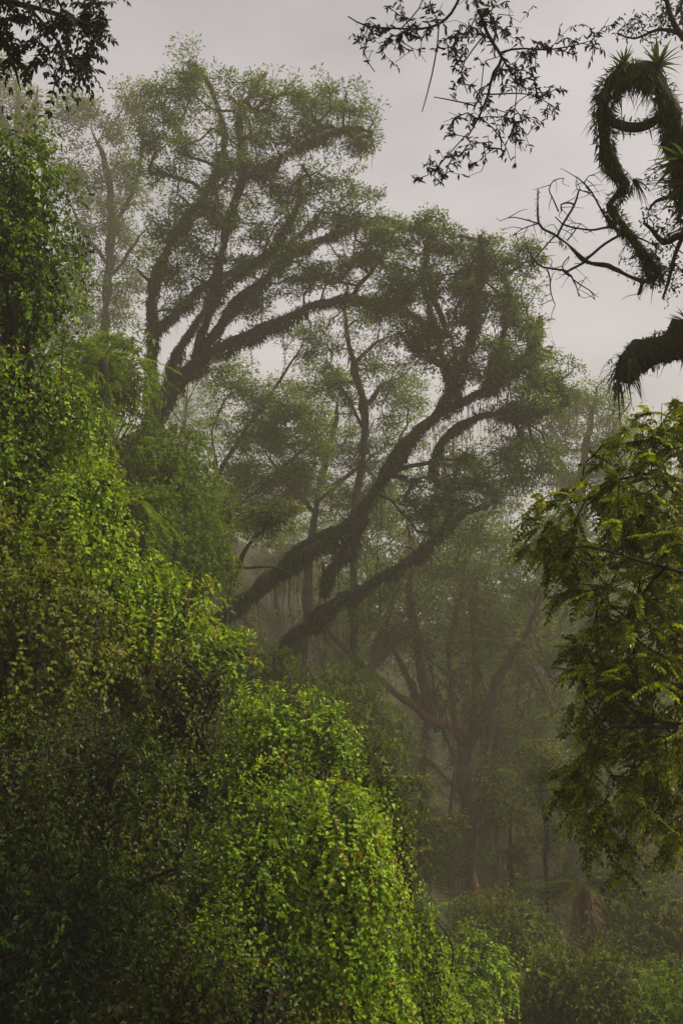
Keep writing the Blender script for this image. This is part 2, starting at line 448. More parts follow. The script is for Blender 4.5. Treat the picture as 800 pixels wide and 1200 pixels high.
B_blobs = [(560, 302, 56, 34), (500, 280, 52, 30), (586, 346, 52, 44), (604, 404, 46, 44, 2), (540, 336, 60, 40), (484, 326, 46, 34), (570, 430, 60, 34, 2),
           (520, 396, 44, 44), (478, 400, 38, 40), (452, 352, 46, 26), (612, 300, 22, 30), (640, 450, 40, 40), (604, 482, 56, 36, 2), (556, 560, 74, 40, 2), (508, 600, 60, 34), (620, 540, 50, 44)]
make_tree('leaning_tree', 'thick shaggy trunk leaning up across the ravine to a dense dark green crown', 'tree', 28, B_limbs, B_blobs, 2300, 'tree', tuft=28, rc=.27, L=.11, W=.042,
          mossy=380, curt=(24, .2, 2.6, .014), gap=.24, thin=.46, gscale=.9, mossL=.25, tipr=.0075, feet=(0, 1), curt_limbs=(0, 1, 2, 6, 7))

C_limbs = [
    [(556, 1092, 22), (551, 1010, 17), (546, 935, 16), (541, 872, 14), (524, 850, 11), (500, 842, 9), (462, 812, 8), (422, 776, 7), (388, 742, 5), (372, 726, 3)],
    [(512, 858, 10), (497, 802, 10, .3), (488, 742, 10, .4), (479, 698, 8, .4), (482, 640, 5, .4), (476, 600, 3, .4)],
    [(505, 850, 8), (478, 795, 7, .5), (452, 742, 5, .7), (430, 716, 3, .8)],
    [(543, 885, 11), (570, 832, 10, -.3), (590, 782, 9, -.6), (612, 748, 6, -.8), (634, 700, 4, -.8), (640, 650, 3, -.8)],
    [(540, 882, 7), (530, 822, 6, .6), (526, 758, 5, .8), (540, 690, 4, 1), (548, 640, 3, 1)],
    [(552, 960, 9), (588, 890, 8, .4), (606, 826, 6, .8), (610, 760, 4, 1)],
    [(512, 1080, 11), (508, 990, 10), (494, 910, 8), (500, 850, 6), (515, 800, 4)],
    [(548, 930, 7), (570, 890, 6, 1), (572, 830, 5, 1.2), (560, 770, 3, 1.4)],
    [(580, 1090, 6, -1), (584, 1000, 5, -1), (578, 900, 4, -1), (588, 800, 3, -1)], [(530, 1085, 5, -1.5), (524, 990, 4, -1.5), (532, 900, 3, -1.5), (520, 820, 2, -1.5)], [(535, 900, 5), (510, 820, 4, .5), (500, 740, 2, .5)], [(548, 890, 5), (556, 800, 4, -.5), (552, 700, 2, -.5)], [(552, 920, 5), (600, 850, 4, .6), (640, 800, 2, .6)], [(540, 930, 5), (470, 860, 4, .8), (440, 830, 2, .8)], [(556, 980, 5), (620, 900, 3, -.6), (650, 880, 2, -.6)], [(606, 1085, 5, 1), (616, 980, 4, 1), (604, 880, 3, 1), (622, 800, 2, 1)],
]
C_blobs = [(500, 670, 80, 44, 2), (600, 690, 76, 60, 2), (560, 626, 70, 44), (648, 640, 44, 60), (425, 706, 52, 36), (470, 740, 60, 34), (630, 770, 50, 50), (560, 750, 60, 50), (470, 880, 40, 60, 2), (606, 900, 50, 80, 2), (540, 980, 60, 50, 2), (640, 850, 40, 60), (580, 830, 40, 40)]
make_tree('forked_tree', 'misty tree with a reddish trunk in the ravine, forking low into many upright stems', 'tree', 34, C_limbs, C_blobs, 1300, 'tree', 'red', feet=(0, 6, 8, 9, 15), thin=.52, tuft=28, rc=.4, L=.13, W=.05,
          mossy=40, curt=(6, .3, 1.8, .014), gap=.15, start=.45)

make_tree('slender_tree', 'slender tree with an upright bare stem rising between the two shaggy leaning trees', 'tree', 35,
          [[(414, 640, 7), (416, 588, 7), (425, 540, 7), (427, 486, 7), (414, 432, 6), (405, 384, 5), (405, 350, 3), (410, 326, 2)],
           [(426, 480, 4), (446, 452, 4, .4), (476, 440, 3, .6)], [(414, 432, 4), (436, 404, 3, -.4), (462, 392, 2, -.5)], [(424, 500, 4), (400, 452, 3, .6), (380, 420, 2, .9)]],
          [(396, 404, 56, 36), (448, 436, 46, 40), (356, 396, 40, 34), (430, 376, 46, 26), (384, 450, 40, 34), (464, 480, 36, 30)], 360, 'tree', tuft=26, rc=.3, L=.13, W=.045, gap=.2, mossy=60, start=.35, thin=.6)
make_tree('slender_tree', 'light green tree with thin slanting stems below the longest mossy limb', 'tree', 37,
          [[(236, 610, 5), (252, 566, 5), (284, 510, 5), (312, 470, 4), (342, 424, 3), (356, 396, 2)], [(256, 560, 4), (250, 500, 3, .5), (282, 440, 3, .8)],
           [(270, 600, 4, .5), (320, 560, 4, .6), (360, 520, 3, .6), (380, 490, 2, .6)]],
          [(330, 476, 60, 40), (286, 510, 50, 46), (362, 516, 46, 44), (270, 446, 44, 34), (350, 560, 50, 30), (312, 560, 50, 40)], 800, 'pale', tuft=36, rc=.36, L=.13, W=.05, gap=-.1, thin=.48)
make_tree('leafy_tree', 'fresh green leafy tree filling the gap behind the slender upright stem', 'tree', 39,
          [[(360, 690, 7), (366, 620, 6), (376, 560, 5), (392, 500, 4), (398, 450, 2)], [(370, 590, 4), (420, 548, 3, .6), (456, 520, 2, .8)], [(368, 600, 4), (330, 560, 3, -.5), (306, 520, 2, -.8)], [(384, 530, 3), (350, 480, 2, .5), (336, 440, 1.4, .6)]],
          [(400, 524, 60, 50), (336, 566, 56, 44), (454, 540, 44, 50), (372, 460, 54, 44), (300, 600, 50, 36), (410, 580, 60, 40), (474, 470, 34, 40), (320, 500, 50, 40), (440, 600, 60, 36)], 1000, 'pale', tuft=34, rc=.36, L=.12, W=.05, gap=-.1, thin=.7)
make_tree('slender_tree', 'grey misty tree with one straight stem standing left of the highest crown', 'tree', 46,
          [[(116, 430, 8), (122, 396, 8), (129, 300, 8), (131, 240, 7), (120, 182, 5), (106, 150, 3)], [(130, 268, 4), (156, 226, 4, .6), (166, 170, 3, 1), (160, 120, 2, 1)],
           [(128, 310, 4), (96, 268, 3, .6), (80, 226, 2, .8)], [(127, 330, 4), (156, 290, 3, -.6), (176, 262, 2, -.8)]],
          [(112, 146, 56, 40), (84, 206, 40, 50), (160, 120, 44, 34), (150, 216, 50, 56), (96, 296, 42, 44), (160, 300, 40, 44), (120, 250, 60, 50), (80, 130, 36, 30), (140, 350, 54, 50), (86, 350, 40, 60)], 820, 'tree', tuft=34, rc=.4, L=.16, W=.06, gap=.1, thin=.6)
make_tree('round_tree', 'broad pale tree in the mist closing the view below the mossy limb stub', 'tree', 44,
          [[(690, 720, 9), (684, 640, 8), (680, 570, 7), (690, 500, 5), (700, 455, 3)], [(682, 590, 5), (650, 530, 4, .6), (630, 490, 3, .8)], [(684, 560, 5), (720, 500, 4, .3), (738, 470, 3)]],
          [(690, 470, 44, 32), (650, 500, 50, 44), (720, 510, 46, 44), (680, 560, 64, 44), (632, 440, 26, 30), (740, 580, 50, 50), (660, 626, 50, 44)], 900, 'pale', tuft=32, rc=.45, L=.16, W=.06, gap=.0, thin=.7)
make_tree('dome_tree', 'dim rounded tree far back behind the hanging leaves above the creeper column', 'tree', 56,
          [[(24, 300, 9), (24, 200, 8), (22, 140, 5), (20, 90, 3)], [(24, 190, 5), (4, 140, 4), (-6, 110, 2)], [(24, 180, 5), (40, 130, 4), (44, 100, 2)]],
          [(22, 120, 34, 44), (-14, 150, 40, 50), (40, 170, 30, 44), (10, 90, 30, 30), (-60, 130, 50, 60), (30, 230, 40, 50)], 420, 'tree', tuft=26, rc=.55, L=.22, W=.08, gap=-.2)

# background trees, mostly lost in the mist: one of each kind is built, the rest are copies
def back_tree(seed, h, spread, n, leaf, label):
    rng = rng_for('back%d' % seed)
    trunk = [np.array([0, 0, -.5]), np.array([rng.normal(0, .3), rng.normal(0, .3), h * .35]), np.array([rng.normal(0, .7), rng.normal(0, .5), h * .65]), np.array([rng.normal(0, 1.), 0, h * .92])]
    lw = [smooth(trunk, [.36, .25, .16, .03], .35)]
    for k in range(7):
        t = lw[0][0][int(len(lw[0][0]) * rng.uniform(.35, .8))]; a = rng.random() * 6.28; r = spread * rng.uniform(.5, .9)
        lw.append(smooth([t, t + [math.cos(a) * r * .5, math.sin(a) * r * .5, r * .55], t + [math.cos(a) * r, math.sin(a) * r, r * 1.0]], [.13, .08, .03], .35))
    out = []
    while sum(len(x) for x in out) < n:
        v = nz(rng.normal(size=(n, 3))) * rng.random((n, 1)) ** .4
        p = v * [spread, spread, h * .36] + [0, 0, h * .66]
        out.append(p[snoise(p, 2.6, seed) > -.1])
    cl = np.concatenate(out)[:n]
    root = thing('misty_tree', label, 'tree', (0, 0, 0), 'pale trees fading into the mist across the ravine')
    tr, cr = Acc(), Acc()
    for p, r in lw: tr.tube(p, r, 7, .15, rng)
    ch, tips = grow(rng, lw, cl, step=.5, start=.2, tipr=.008)
    for p, r in ch: tr.tube(p, r, 3, 0, rng, cap=False)
    tufts(cr, rng, cl, tips, 30, .55, .2, .08)
    part('trunk', tr, M['bark'], root, (0, 0, 0), True); part('crown', cr, M[leaf], root)
    return root

def copy_tree(o):
    c = o.copy(); COL.objects.link(c)
    for ch in list(o.children):
        k = ch.copy(); COL.objects.link(k); k.parent = c
    return c

protos = [back_tree(1, 15, 4.2, 560, 'tree', ''), back_tree(2, 18, 4.6, 620, 'pale', ''), back_tree(3, 13, 4.8, 560, 'tree', '')]
used = set()
BACK = [  # px, top_py, depth, kind, rot, label
    (438, 560, 50, 2, .3, 'misty tree seen in the gap under the slender upright tree'),
    (330, 600, 52, 0, 1.2, 'misty tree glimpsed behind the foot of the leaning trunk'),
    (560, 600, 48, 1, 2.1, 'misty tree behind the dark curtain of strands, crown half hidden'),
    (650, 610, 42, 2, 4.4, 'misty tree reaching towards the tip of the pinnate branch'),
    (770, 470, 54, 0, 3.3, 'faint tree behind the top of the pinnate branches'),
    (740, 650, 46, 1, 5.2, 'pale tree in the mist seen through the pinnate branches'),
    (610, 830, 40, 2, .9, 'dim low tree right of the forked reddish trunk'),
    (690, 900, 36, 0, 2.6, 'dim bushy tree below the hanging tips of the pinnate branches'),
    (470, 880, 42, 0, 5.9, 'dim tree between the creeper bank and the forked trunk'),
    (800, 860, 40, 2, 1.9, 'dark tree behind the lowest pinnate branches'),
    (220, 420, 58, 1, 2.9, 'faint tree behind the limbs of the tallest mossy tree'),
    (60, 330, 60, 2, 4.9, 'faint tree rising behind the creeper column'),
    (400, 780, 46, 1, 3.8, 'misty tree below the second shaggy trunk'),
    (540, 480, 62, 0, .1, 'faintest tree, barely visible through the dark green crown'),
]
for px, tpy, d, k, rot, lab in BACK:
    o = protos[k] if k not in used else copy_tree(protos[k]); used.add(k)
    t = P(px, tpy, d); z = float(ground(t[0], t[1])) - .3
    h = (15, 18, 13)[k]; s = np.clip((t[2] - z) / (h * 1.03), .45, 2.4)
    o.location = (t[0], t[1], z); o.rotation_euler = (0, 0, rot); o.scale = (min(s, 1.5), min(s, 1.5), s); o['label'] = lab

# ------------------------------------------------------------------ climber-draped bank
def mound(name, label, cat, lobes, mat='vine', L=.065, W=.05, dens=1.0, stream=60, sprig=40, tb=.5, group=None, T=T7, subr=(.2, .42), slen=1.2, lumpy=1.):
    rng = rng_for(name + label)
    lf, st = Acc(), Acc()
    first = None
    for (px, py, d, rx, ry, rz) in lobes:
        k_ = float(dep(d)) / d
        if first is None: L, W, subr = L * k_ * .82, W * k_ * .82, (subr[0] * k_, subr[1] * k_)
        C = P(px, py, d); R = np.array([rx * d * k_ / FP * .93, rz * k_, ry * d * k_ / FP * .96])
        g = float(ground(C[0], C[1] + rz * .3))
        if first is None:
            first = np.array([C[0], C[1] + rz * .3, min(g, C[2])])
        area = 4 * math.pi * ((R[0] * R[1]) ** 1.6 / 3 + (R[0] * R[2]) ** 1.6 / 3 + (R[1] * R[2]) ** 1.6 / 3) ** (1 / 1.6)
        K = int(area / k_ ** 2 * 6.5 * dens)
        dv = nz(rng.normal(size=(K * 2, 3)))
        dv = dv[(dv[:, 2] > -.75) & ((dv[:, 1] < .35) | (rng.random(len(dv)) < .35))][:K]
        dv = dv[snoise((C + dv * R) * [1, 1, .5], .75 * k_, 17) > -.30]
        K = len(dv)
        wp = C + dv * R
        lump = .96 + lumpy * (.24 * snoise(wp * [1, 1, .55], 1.1 * k_, 5) + .17 * snoise(wp, .5 * k_, 6)) + rng.normal(0, .04, K)
        sc = C + dv * R * (lump * .93)[:, None]; sr = (subr[0] + (subr[1] - subr[0]) * rng.random(K) ** 1.7) * min(1, R.min() / .6 / k_)
        cntl = np.maximum(6, (sr / subr[1]) ** 2 * 95 * (.066 * k_ / L) ** 1.5).astype(int)
        ii = np.repeat(np.arange(K), cntl); n = len(ii); o = dv[ii]
        v = nz(rng.normal(size=(n, 3)) + o * .8 + UP * .5)
        p = sc[ii] + v * [1, 1, 1.25] * (sr[ii] * rng.uniform(.5, 1.1, n))[:, None]
        ax = -UP * .75 + v * .55 + rng.normal(size=v.shape) * .55
        nr = v * .8 + UP * .4 + rng.normal(size=v.shape) * .45
        l = L * rng.uniform(.5, 1.3, n) * rng.uniform(.75, 1.2, K)[ii]
        ti = np.clip((tb + .2 * snoise(wp, 1.1 * k_, 8) + rng.normal(0, .13, K))[ii] + rng.normal(0, .15, n), 0, .97)
        ti = np.where(rng.random(n) < .004, 1., ti)
        u = rng.random(n)
        for lo_, hi_, T_, f_, g_ in ((0, .66, T, 1, 1), (.66, .88, TL, 1.25, .62), (.88, .97, T7, .6, 1.1), (.97, 1, T7, 1.45, 1.0)):
            q = (u >= lo_) & (u < hi_)
            lf.leaves(p[q], ax[q], nr[q], l[q] * f_, l[q] * f_ * g_ * W / L, ti[q], T_)
        # inner leaves, tinted darker so the hollows read as deep shade
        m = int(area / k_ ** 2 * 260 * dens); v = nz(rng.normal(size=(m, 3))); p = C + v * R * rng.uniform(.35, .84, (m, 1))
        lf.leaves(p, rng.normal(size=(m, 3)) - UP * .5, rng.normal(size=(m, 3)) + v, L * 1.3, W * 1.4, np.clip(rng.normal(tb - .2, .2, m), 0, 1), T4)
        # trailing creeper strands that follow the surface downwards
        S = int(stream * area / k_ ** 2 / 12)
        if S:
            dv = nz(rng.normal(size=(S * 3, 3)) + [0, -.5, .25]); dv = dv[dv[:, 2] > -.35][:S]; S = len(dv)
            p = C + dv * R * 1.05; life = rng.integers(6, max(8, int(slen / .055)), S); tb2 = np.clip(rng.normal(tb + .1, .15, S), 0, .95)
            hd = nz(rng.normal(size=(S, 3)) * [1, 1, 0]) * .35
            trail = [p.copy()]
            for k in range(int(life.max())):
                p = p + (-UP + hd + rng.normal(size=p.shape) * .45) * .05
                q = (p - C) / R; qn = np.linalg.norm(q, axis=1, keepdims=True)
                lim = (1.06 + .13 * snoise(p, 1.3, 5))[:, None]
                p = np.where(qn < lim, C + q / qn * lim * R, p)
                ok = life > k
                o = nz((p - C) / R / R)
                for s in (-1, 1):
                    sd = np.cross(o, UP) * s
                    lf.leaves(p[ok], (sd * .6 - UP * .6 + o * .4 + rng.normal(size=p.shape) * .3)[ok], (o * .8 + UP * .4 + rng.normal(size=p.shape) * .3)[ok],
                              L * rng.uniform(.6, 1.2, ok.sum()), W * rng.uniform(.6, 1.2, ok.sum()), np.clip(tb2[ok] + rng.normal(0, .1, ok.sum()), 0, 1), T)
        # upright shoots that break the outline
        S = int(sprig * area / k_ ** 2 / 12)
        if S:
            dv = nz(rng.normal(size=(S * 3, 3)) + UP * .7 + [.2, -.2, 0]); dv = dv[dv[:, 2] > -.1][:S]; S = len(dv)
            b = C + dv * R * .98; a = nz(dv + UP * .5 + rng.normal(size=dv.shape) * .4); ln = rng.uniform(.15, .5, S); tb2 = np.clip(rng.normal(tb + .15, .15, S), 0, .95)
            sd = nz(np.cross(a, rng.normal(size=a.shape)))
            for k in range(7):
                t = (k + .5) / 7
                c = b + a * (ln * t)[:, None] - UP * (ln * .35 * t * t)[:, None]
                for s in (-1, 1):
                    lf.leaves(c, sd * s + a * .5 - UP * .3 + rng.normal(size=a.shape) * .25, UP + rng.normal(size=a.shape) * .4, L * 1.1 * rng.uniform(.7, 1.2, S), W * .9, np.clip(tb2 + rng.normal(0, .08, S), 0, 1), T)
            lf.straps(b, a, ln, .008, .35, .3, 3)
        # woody stems inside
        foot = np.array([C[0], C[1] + rz * .3, min(g, C[2] - R[2] * .4) - .2]) if (px, py, d, rx, ry, rz) == tuple(lobes[0]) else first - UP * .1
        top = C + [0, 0, R[2] * .55]
        p, r = smooth([foot, (foot + top) / 2 + rng.normal(size=3) * .15, top], [.07, .05, .02], .2)
        st.tube(wobble(p, rng, .03), r, 6, .15, rng)
        for k in range(18):
            a = p[int(len(p) * rng.uniform(.35, .95))]; dv = nz(rng.normal(size=3) + [0, -.4, .3]); e = C + dv * R * rng.uniform(.9, 1.14)
            q, rr = smooth([a, (a + e) / 2 + rng.normal(size=3) * .15 + UP * .1, e], [.025, .016, .006], .15); st.tube(wobble(q, rng, .03), rr, 5, 0, rng)
    root = thing(name, label, cat, first, group)
    part('foliage', lf, M[mat], root, first)
    part('stems', st, M['twig'], root, first, True)
    return root

G_BANK = 'shrubs of the steep bank smothered in creepers'
mound('creeper_column', 'tall column of bright creeper swallowing a trunk at the upper edge of the bank', 'creeper', [(20, 250, 13, 60, 90, .8), (30, 345, 13, 62, 80, .9), (-40, 330, 13.2, 70, 150, .9)], 'vine', L=.085, W=.05, stream=70, sprig=80, tb=.30, T=TL, slen=.8)
mound('creeper_shrub', 'sunlit creeper-covered shrub directly below the tall creeper column', 'shrub', [(30, 500, 13, 90, 90, 1.0), (-20, 600, 12.4, 100, 100, 1.0)], 'vine', L=.075, W=.05, tb=.52, group=G_BANK)
mound('creeper_shrub', 'bright shoulder of creeper jutting out halfway down the bank, yellowish green tips', 'shrub', [(92, 640, 12.5, 66, 90, .9), (120, 590, 13.2, 30, 50, .5)], 'vine', tb=.6, group=G_BANK)
mound('creeper_shrub', 'olive creeper mass against the border of the bank, mid height, speckled with glossy leaves', 'shrub', [(40, 770, 10.6, 105, 110, 1.0), (-30, 700, 10.8, 60, 110, .9)], 'olive', tb=.6, group=G_BANK)
mound('creeper_shrub', 'broad leafy crest with light fresh sprays above the dark hooded creeper column', 'shrub', [(190, 740, 13, 56, 56, .9), (250, 775, 13.4, 40, 34, .7), (150, 700, 13.2, 36, 44, .7)], 'vine', L=.09, W=.06, tb=.6, sprig=90, group=G_BANK)
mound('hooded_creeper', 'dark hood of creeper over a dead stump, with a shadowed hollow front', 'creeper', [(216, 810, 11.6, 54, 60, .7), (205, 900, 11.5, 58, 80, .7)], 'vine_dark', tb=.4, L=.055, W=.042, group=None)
mound('creeper_shrub', 'ragged shrub crest lit along its top between the hooded creeper and the ravine', 'shrub', [(318, 860, 13, 60, 48, .9), (384, 876, 13.2, 40, 36, .8), (300, 930, 12.6, 60, 60, .8)], 'vine', tb=.55, sprig=80, group=G_BANK)
mound('draped_creeper', 'tall rounded mound draped in bright heart-leaved creeper like a green waterfall', 'creeper', [(386, 985, 11.2, 62, 70, .75), (392, 1080, 11, 76, 110, .8), (400, 1180, 10.8, 80, 90, .8)], 'vine', tb=.62, L=.06, W=.052, stream=300, slen=1.8, lumpy=.5)
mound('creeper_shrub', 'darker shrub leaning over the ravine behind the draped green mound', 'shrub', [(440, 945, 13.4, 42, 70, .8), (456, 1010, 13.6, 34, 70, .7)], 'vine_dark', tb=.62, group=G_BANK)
mound('trailing_creeper', 'narrow tongue of trailing creeper hanging at the foot of the bank', 'creeper', [(496, 1120, 14, 26, 64, .6), (506, 1190, 14, 30, 60, .6)], 'vine', tb=.62, L=.06, W=.035, stream=160, T=TL)
mound('creeper_shrub', 'yellow-green creeper slope left of the draped green mound', 'shrub', [(286, 1010, 10.8, 66, 76, .8), (270, 1110, 10.2, 80, 80, .8)], 'vine', tb=.5, L=.055, W=.042, group=G_BANK)
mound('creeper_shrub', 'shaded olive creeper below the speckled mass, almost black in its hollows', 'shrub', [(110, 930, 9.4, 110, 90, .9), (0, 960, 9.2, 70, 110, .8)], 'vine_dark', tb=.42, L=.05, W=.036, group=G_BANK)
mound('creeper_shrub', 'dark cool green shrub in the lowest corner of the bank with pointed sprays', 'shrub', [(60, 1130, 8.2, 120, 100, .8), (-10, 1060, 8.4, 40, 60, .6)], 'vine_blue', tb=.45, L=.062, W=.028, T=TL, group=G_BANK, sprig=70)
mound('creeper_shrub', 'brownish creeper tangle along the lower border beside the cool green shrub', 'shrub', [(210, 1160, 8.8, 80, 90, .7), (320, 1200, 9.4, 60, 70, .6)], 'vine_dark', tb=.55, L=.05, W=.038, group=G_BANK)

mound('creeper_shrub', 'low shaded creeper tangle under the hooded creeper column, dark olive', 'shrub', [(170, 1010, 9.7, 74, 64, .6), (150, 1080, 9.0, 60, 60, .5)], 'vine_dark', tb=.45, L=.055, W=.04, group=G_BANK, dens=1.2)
G_MID = 'shrubs on the slope under the mossy trees'
mound('slope_shrub', 'pale feathery shrub tucked between the creeper column and the tall mossy tree', 'shrub', [(128, 452, 19, 52, 50, 1.2), (90, 500, 18, 40, 70, 1.)], 'pale', L=.14, W=.04, tb=.45, T=TL, dens=.8, group=G_MID, sprig=80)
mound('slope_shrub', 'dull green shrub beneath the base of the tallest mossy tree', 'shrub', [(190, 560, 19, 60, 60, 1.3), (165, 640, 17, 44, 60, 1.1)], 'pale', L=.12, W=.045, tb=.36, dens=.8, T=TL, group=G_MID)
mound('slope_shrub', 'shadowed shrub filling the hollow left of the leaning trunk foot', 'shrub', [(228, 660, 19, 46, 60, 1.2), (236, 600, 22, 34, 40, 1.2)], 'pale', L=.11, W=.04, tb=.28, dens=.8, T=TL, group=G_MID)
mound('slope_shrub', 'dim shrub under the two shaggy trunk feet, behind the bright crest', 'shrub', [(290, 790, 20, 56, 34, 1.2), (360, 836, 20, 50, 38, 1.2)], 'olive', L=.10, W=.04, tb=.4, dens=.8, group=G_MID)
mound('slope_shrub', 'dark rounded shrub overhanging the misty ravine beyond the ragged crest', 'shrub', [(405, 822, 23, 44, 40, 1.2), (440, 868, 23, 36, 44, 1.)], 'tree', L=.10, W=.04, tb=.4, dens=.8, group=G_MID)

G_LOW = 'bushes on the ravine floor'
mound('ravine_bush', 'leafy green bush at the ravine bottom beside the trailing creeper', 'bush', [(556, 1160, 17, 46, 60, 1.1), (536, 1200, 16, 40, 50, .9)], 'vine', tb=.5, L=.09, W=.06, group=G_LOW)
mound('ravine_bush', 'round bush in front of the forked reddish trunk', 'bush', [(600, 1110, 22, 56, 44, 1.3), (560, 1080, 25, 36, 26, 1.)], 'olive', tb=.5, L=.09, W=.05, sprig=190, subr=(.2, .6), group=G_LOW)
mound('ravine_bush', 'olive bush below the stump of hanging brown fronds', 'bush', [(660, 1170, 17.5, 60, 50, 1.1), (720, 1180, 17, 50, 50, 1.)], 'olive', tb=.5, L=.085, W=.05, sprig=190, subr=(.2, .6), group=G_LOW)
mound('ravine_bush', 'dusky bush right of the stump of hanging brown fronds', 'bush', [(770, 1110, 22, 60, 60, 1.3), (736, 1060, 25, 46, 40, 1.2)], 'olive', tb=.45, L=.10, W=.05, sprig=190, subr=(.2, .6), group=G_LOW)
mound('ravine_bush', 'low bush in the lower corner opposite the creeper bank', 'bush', [(790, 1195, 15, 50, 46, .9)], 'pale', tb=.4, L=.07, W=.04, sprig=190, subr=(.2, .6), group=G_LOW)

for px, py, d, h, lab in ((640, 1060, 24, 190, 'thin sapling with sparse leaves between the forked trunk and the brown-skirted tree fern'), (742, 1080, 24, 170, 'leafy sapling right of the brown-skirted tree fern'),
                           (486, 1060, 24, 150, 'thin sapling squeezed between the creeper bank and the forked trunk'), (600, 1060, 27, 160, 'sapling standing against the foot of the forked trunk'), (772, 1040, 27, 200, 'pale sapling under the drooping feather leaves')):
    r_ = rng_for(lab); x = [r_.normal(0, 9) for _ in range(8)]
    make_tree('sapling', lab, 'sapling', d, [[(px, py, 3), (px + x[0] * .5, py - h * .4, 2.4), (px + x[1], py - h * .75, 1.8), (px + x[2] * 1.4, py - h, .8)], [(px + x[0] * .4, py - h * .35, 1.6), (px + x[3] * 3, py - h * .7, .8)], [(px + x[0] * .6, py - h * .45, 1.6), (px - x[3] * 3, py - h * .8, .8)]],
              [(px + x[2], py - h * .9, 34, 30), (px + x[3] * 3, py - h * .66, 32, 24), (px - x[3] * 3, py - h * .74, 32, 24), (px + x[5], py - h * .4, 30, 30), (px, py - h * .1, 36, 24)], 240, 'olive', tuft=20, rc=.24, L=.11, W=.045, group='saplings on the ravine floor', jit=.2)

# stump with a skirt of dead fronds
rng = rng_for('stump'); b = P(686, 1112, 23); b[2] = float(ground(b[0], b[1])) ; t = P(684, 1038, 23)
root = thing('tree_fern', 'short tree fern wrapped in a skirt of brown dead fronds', 'tree fern', b)
tr = Acc(); p, r = smooth([b - UP * .2, (b + t) / 2, t], [.26, .22, .18], .15); tr.tube(p, r, 10, .2, rng); part('trunk', tr, M['red'], root, b, True)
dd = Acc(); n = 170; v = nz(rng.normal(size=(n, 3)) * [1, 1, .2]); dd.straps(t + v * rng.uniform(.15, .5, (n, 1)) - UP * rng.uniform(-.1, 1.7, (n, 1)), v * .3 - UP + rng.normal(size=(n, 3)) * .2, rng.uniform(.4, 1.5, n), .04, .1, np.clip(rng.normal(.5, .25, n), 0, 1)); part('dead_fronds', dd, M['dead'], root, b)
lf, st = Acc(), Acc(); n = 16; v = nz(rng.normal(size=(n, 3)) * [1, 1, 0] + UP * .55); fronds(lf, lf, rng, np.repeat(t[None], n, 0), v, 1.4, 22, .2, .04, .5); part('fronds', lf, M['olive'], root, b)

# tree ferns / feathery plumes on the slope
def fern(name, label, cat, px, py, d, n, L, mat, group=None, ll=.14):
    k_ = float(dep(d)) / d; L *= k_; ll *= k_
    rng = rng_for(label); t = P(px, py, d); g = min(float(ground(t[0], t[1])), t[2] - .4); b = np.array([t[0], t[1], g])
    root = thing(name, label, cat, b, group); tr, lf, st = Acc(), Acc(), Acc()
    p, r = smooth([b - UP * .2, (b + t) / 2 + rng.normal(size=3) * .08, t], [.12, .1, .09], .2); tr.tube(p, r, 8, .2, rng)
    v = nz(rng.normal(size=(n, 3)) * [1, 1, 0]) + UP * rng.uniform(.1, .9, (n, 1))
    fronds(lf, lf, rng, np.repeat(t[None], n, 0) + rng.normal(size=(n, 3)) * .05, v, L * rng.uniform(.7, 1.15, n), 26, ll, .028, .55)
    part('trunk', tr, M['bark'], root, b, True); part('fronds', lf, M[mat], root, b)
G_FERN = 'tree ferns on the wooded slope'
fern('tree_fern', 'pale tree fern arching beside the creeper column shoulder', 'tree fern', 122, 420, 18, 16, 1.3, 'pale', G_FERN)
fern('tree_fern', 'tree fern spreading under the base of the tallest mossy tree', 'tree fern', 196, 520, 19.5, 16, 1.4, 'pale', G_FERN)
fern('tree_fern', 'tree fern with drooping fronds left of the leaning trunk foot', 'tree fern', 232, 610, 20, 18, 1.5, 'pale', G_FERN)
make_tree('small_tree', 'small feathery olive tree growing in front of the foot of the leaning shaggy trunk', 'tree', 23, [[(262, 760, 5), (270, 700, 5), (284, 650, 4), (312, 622, 3), (336, 610, 1.5)], [(274, 690, 3), (262, 640, 2.4), (258, 596, 1.2)], [(280, 665, 3), (320, 664, 2), (352, 676, 1.2)]],
          [(262, 596, 36, 34), (296, 618, 36, 26), (326, 606, 30, 18), (250, 650, 24, 36)], 280, 'olive', tuft=26, rc=.24, L=.13, W=.03, droop=.6, gap=-.1, thin=.8)
fern('tree_fern', 'small tree fern on the slope just behind the bright crest sprays', 'tree fern', 150, 590, 16, 14, 1.1, 'pale', G_FERN)

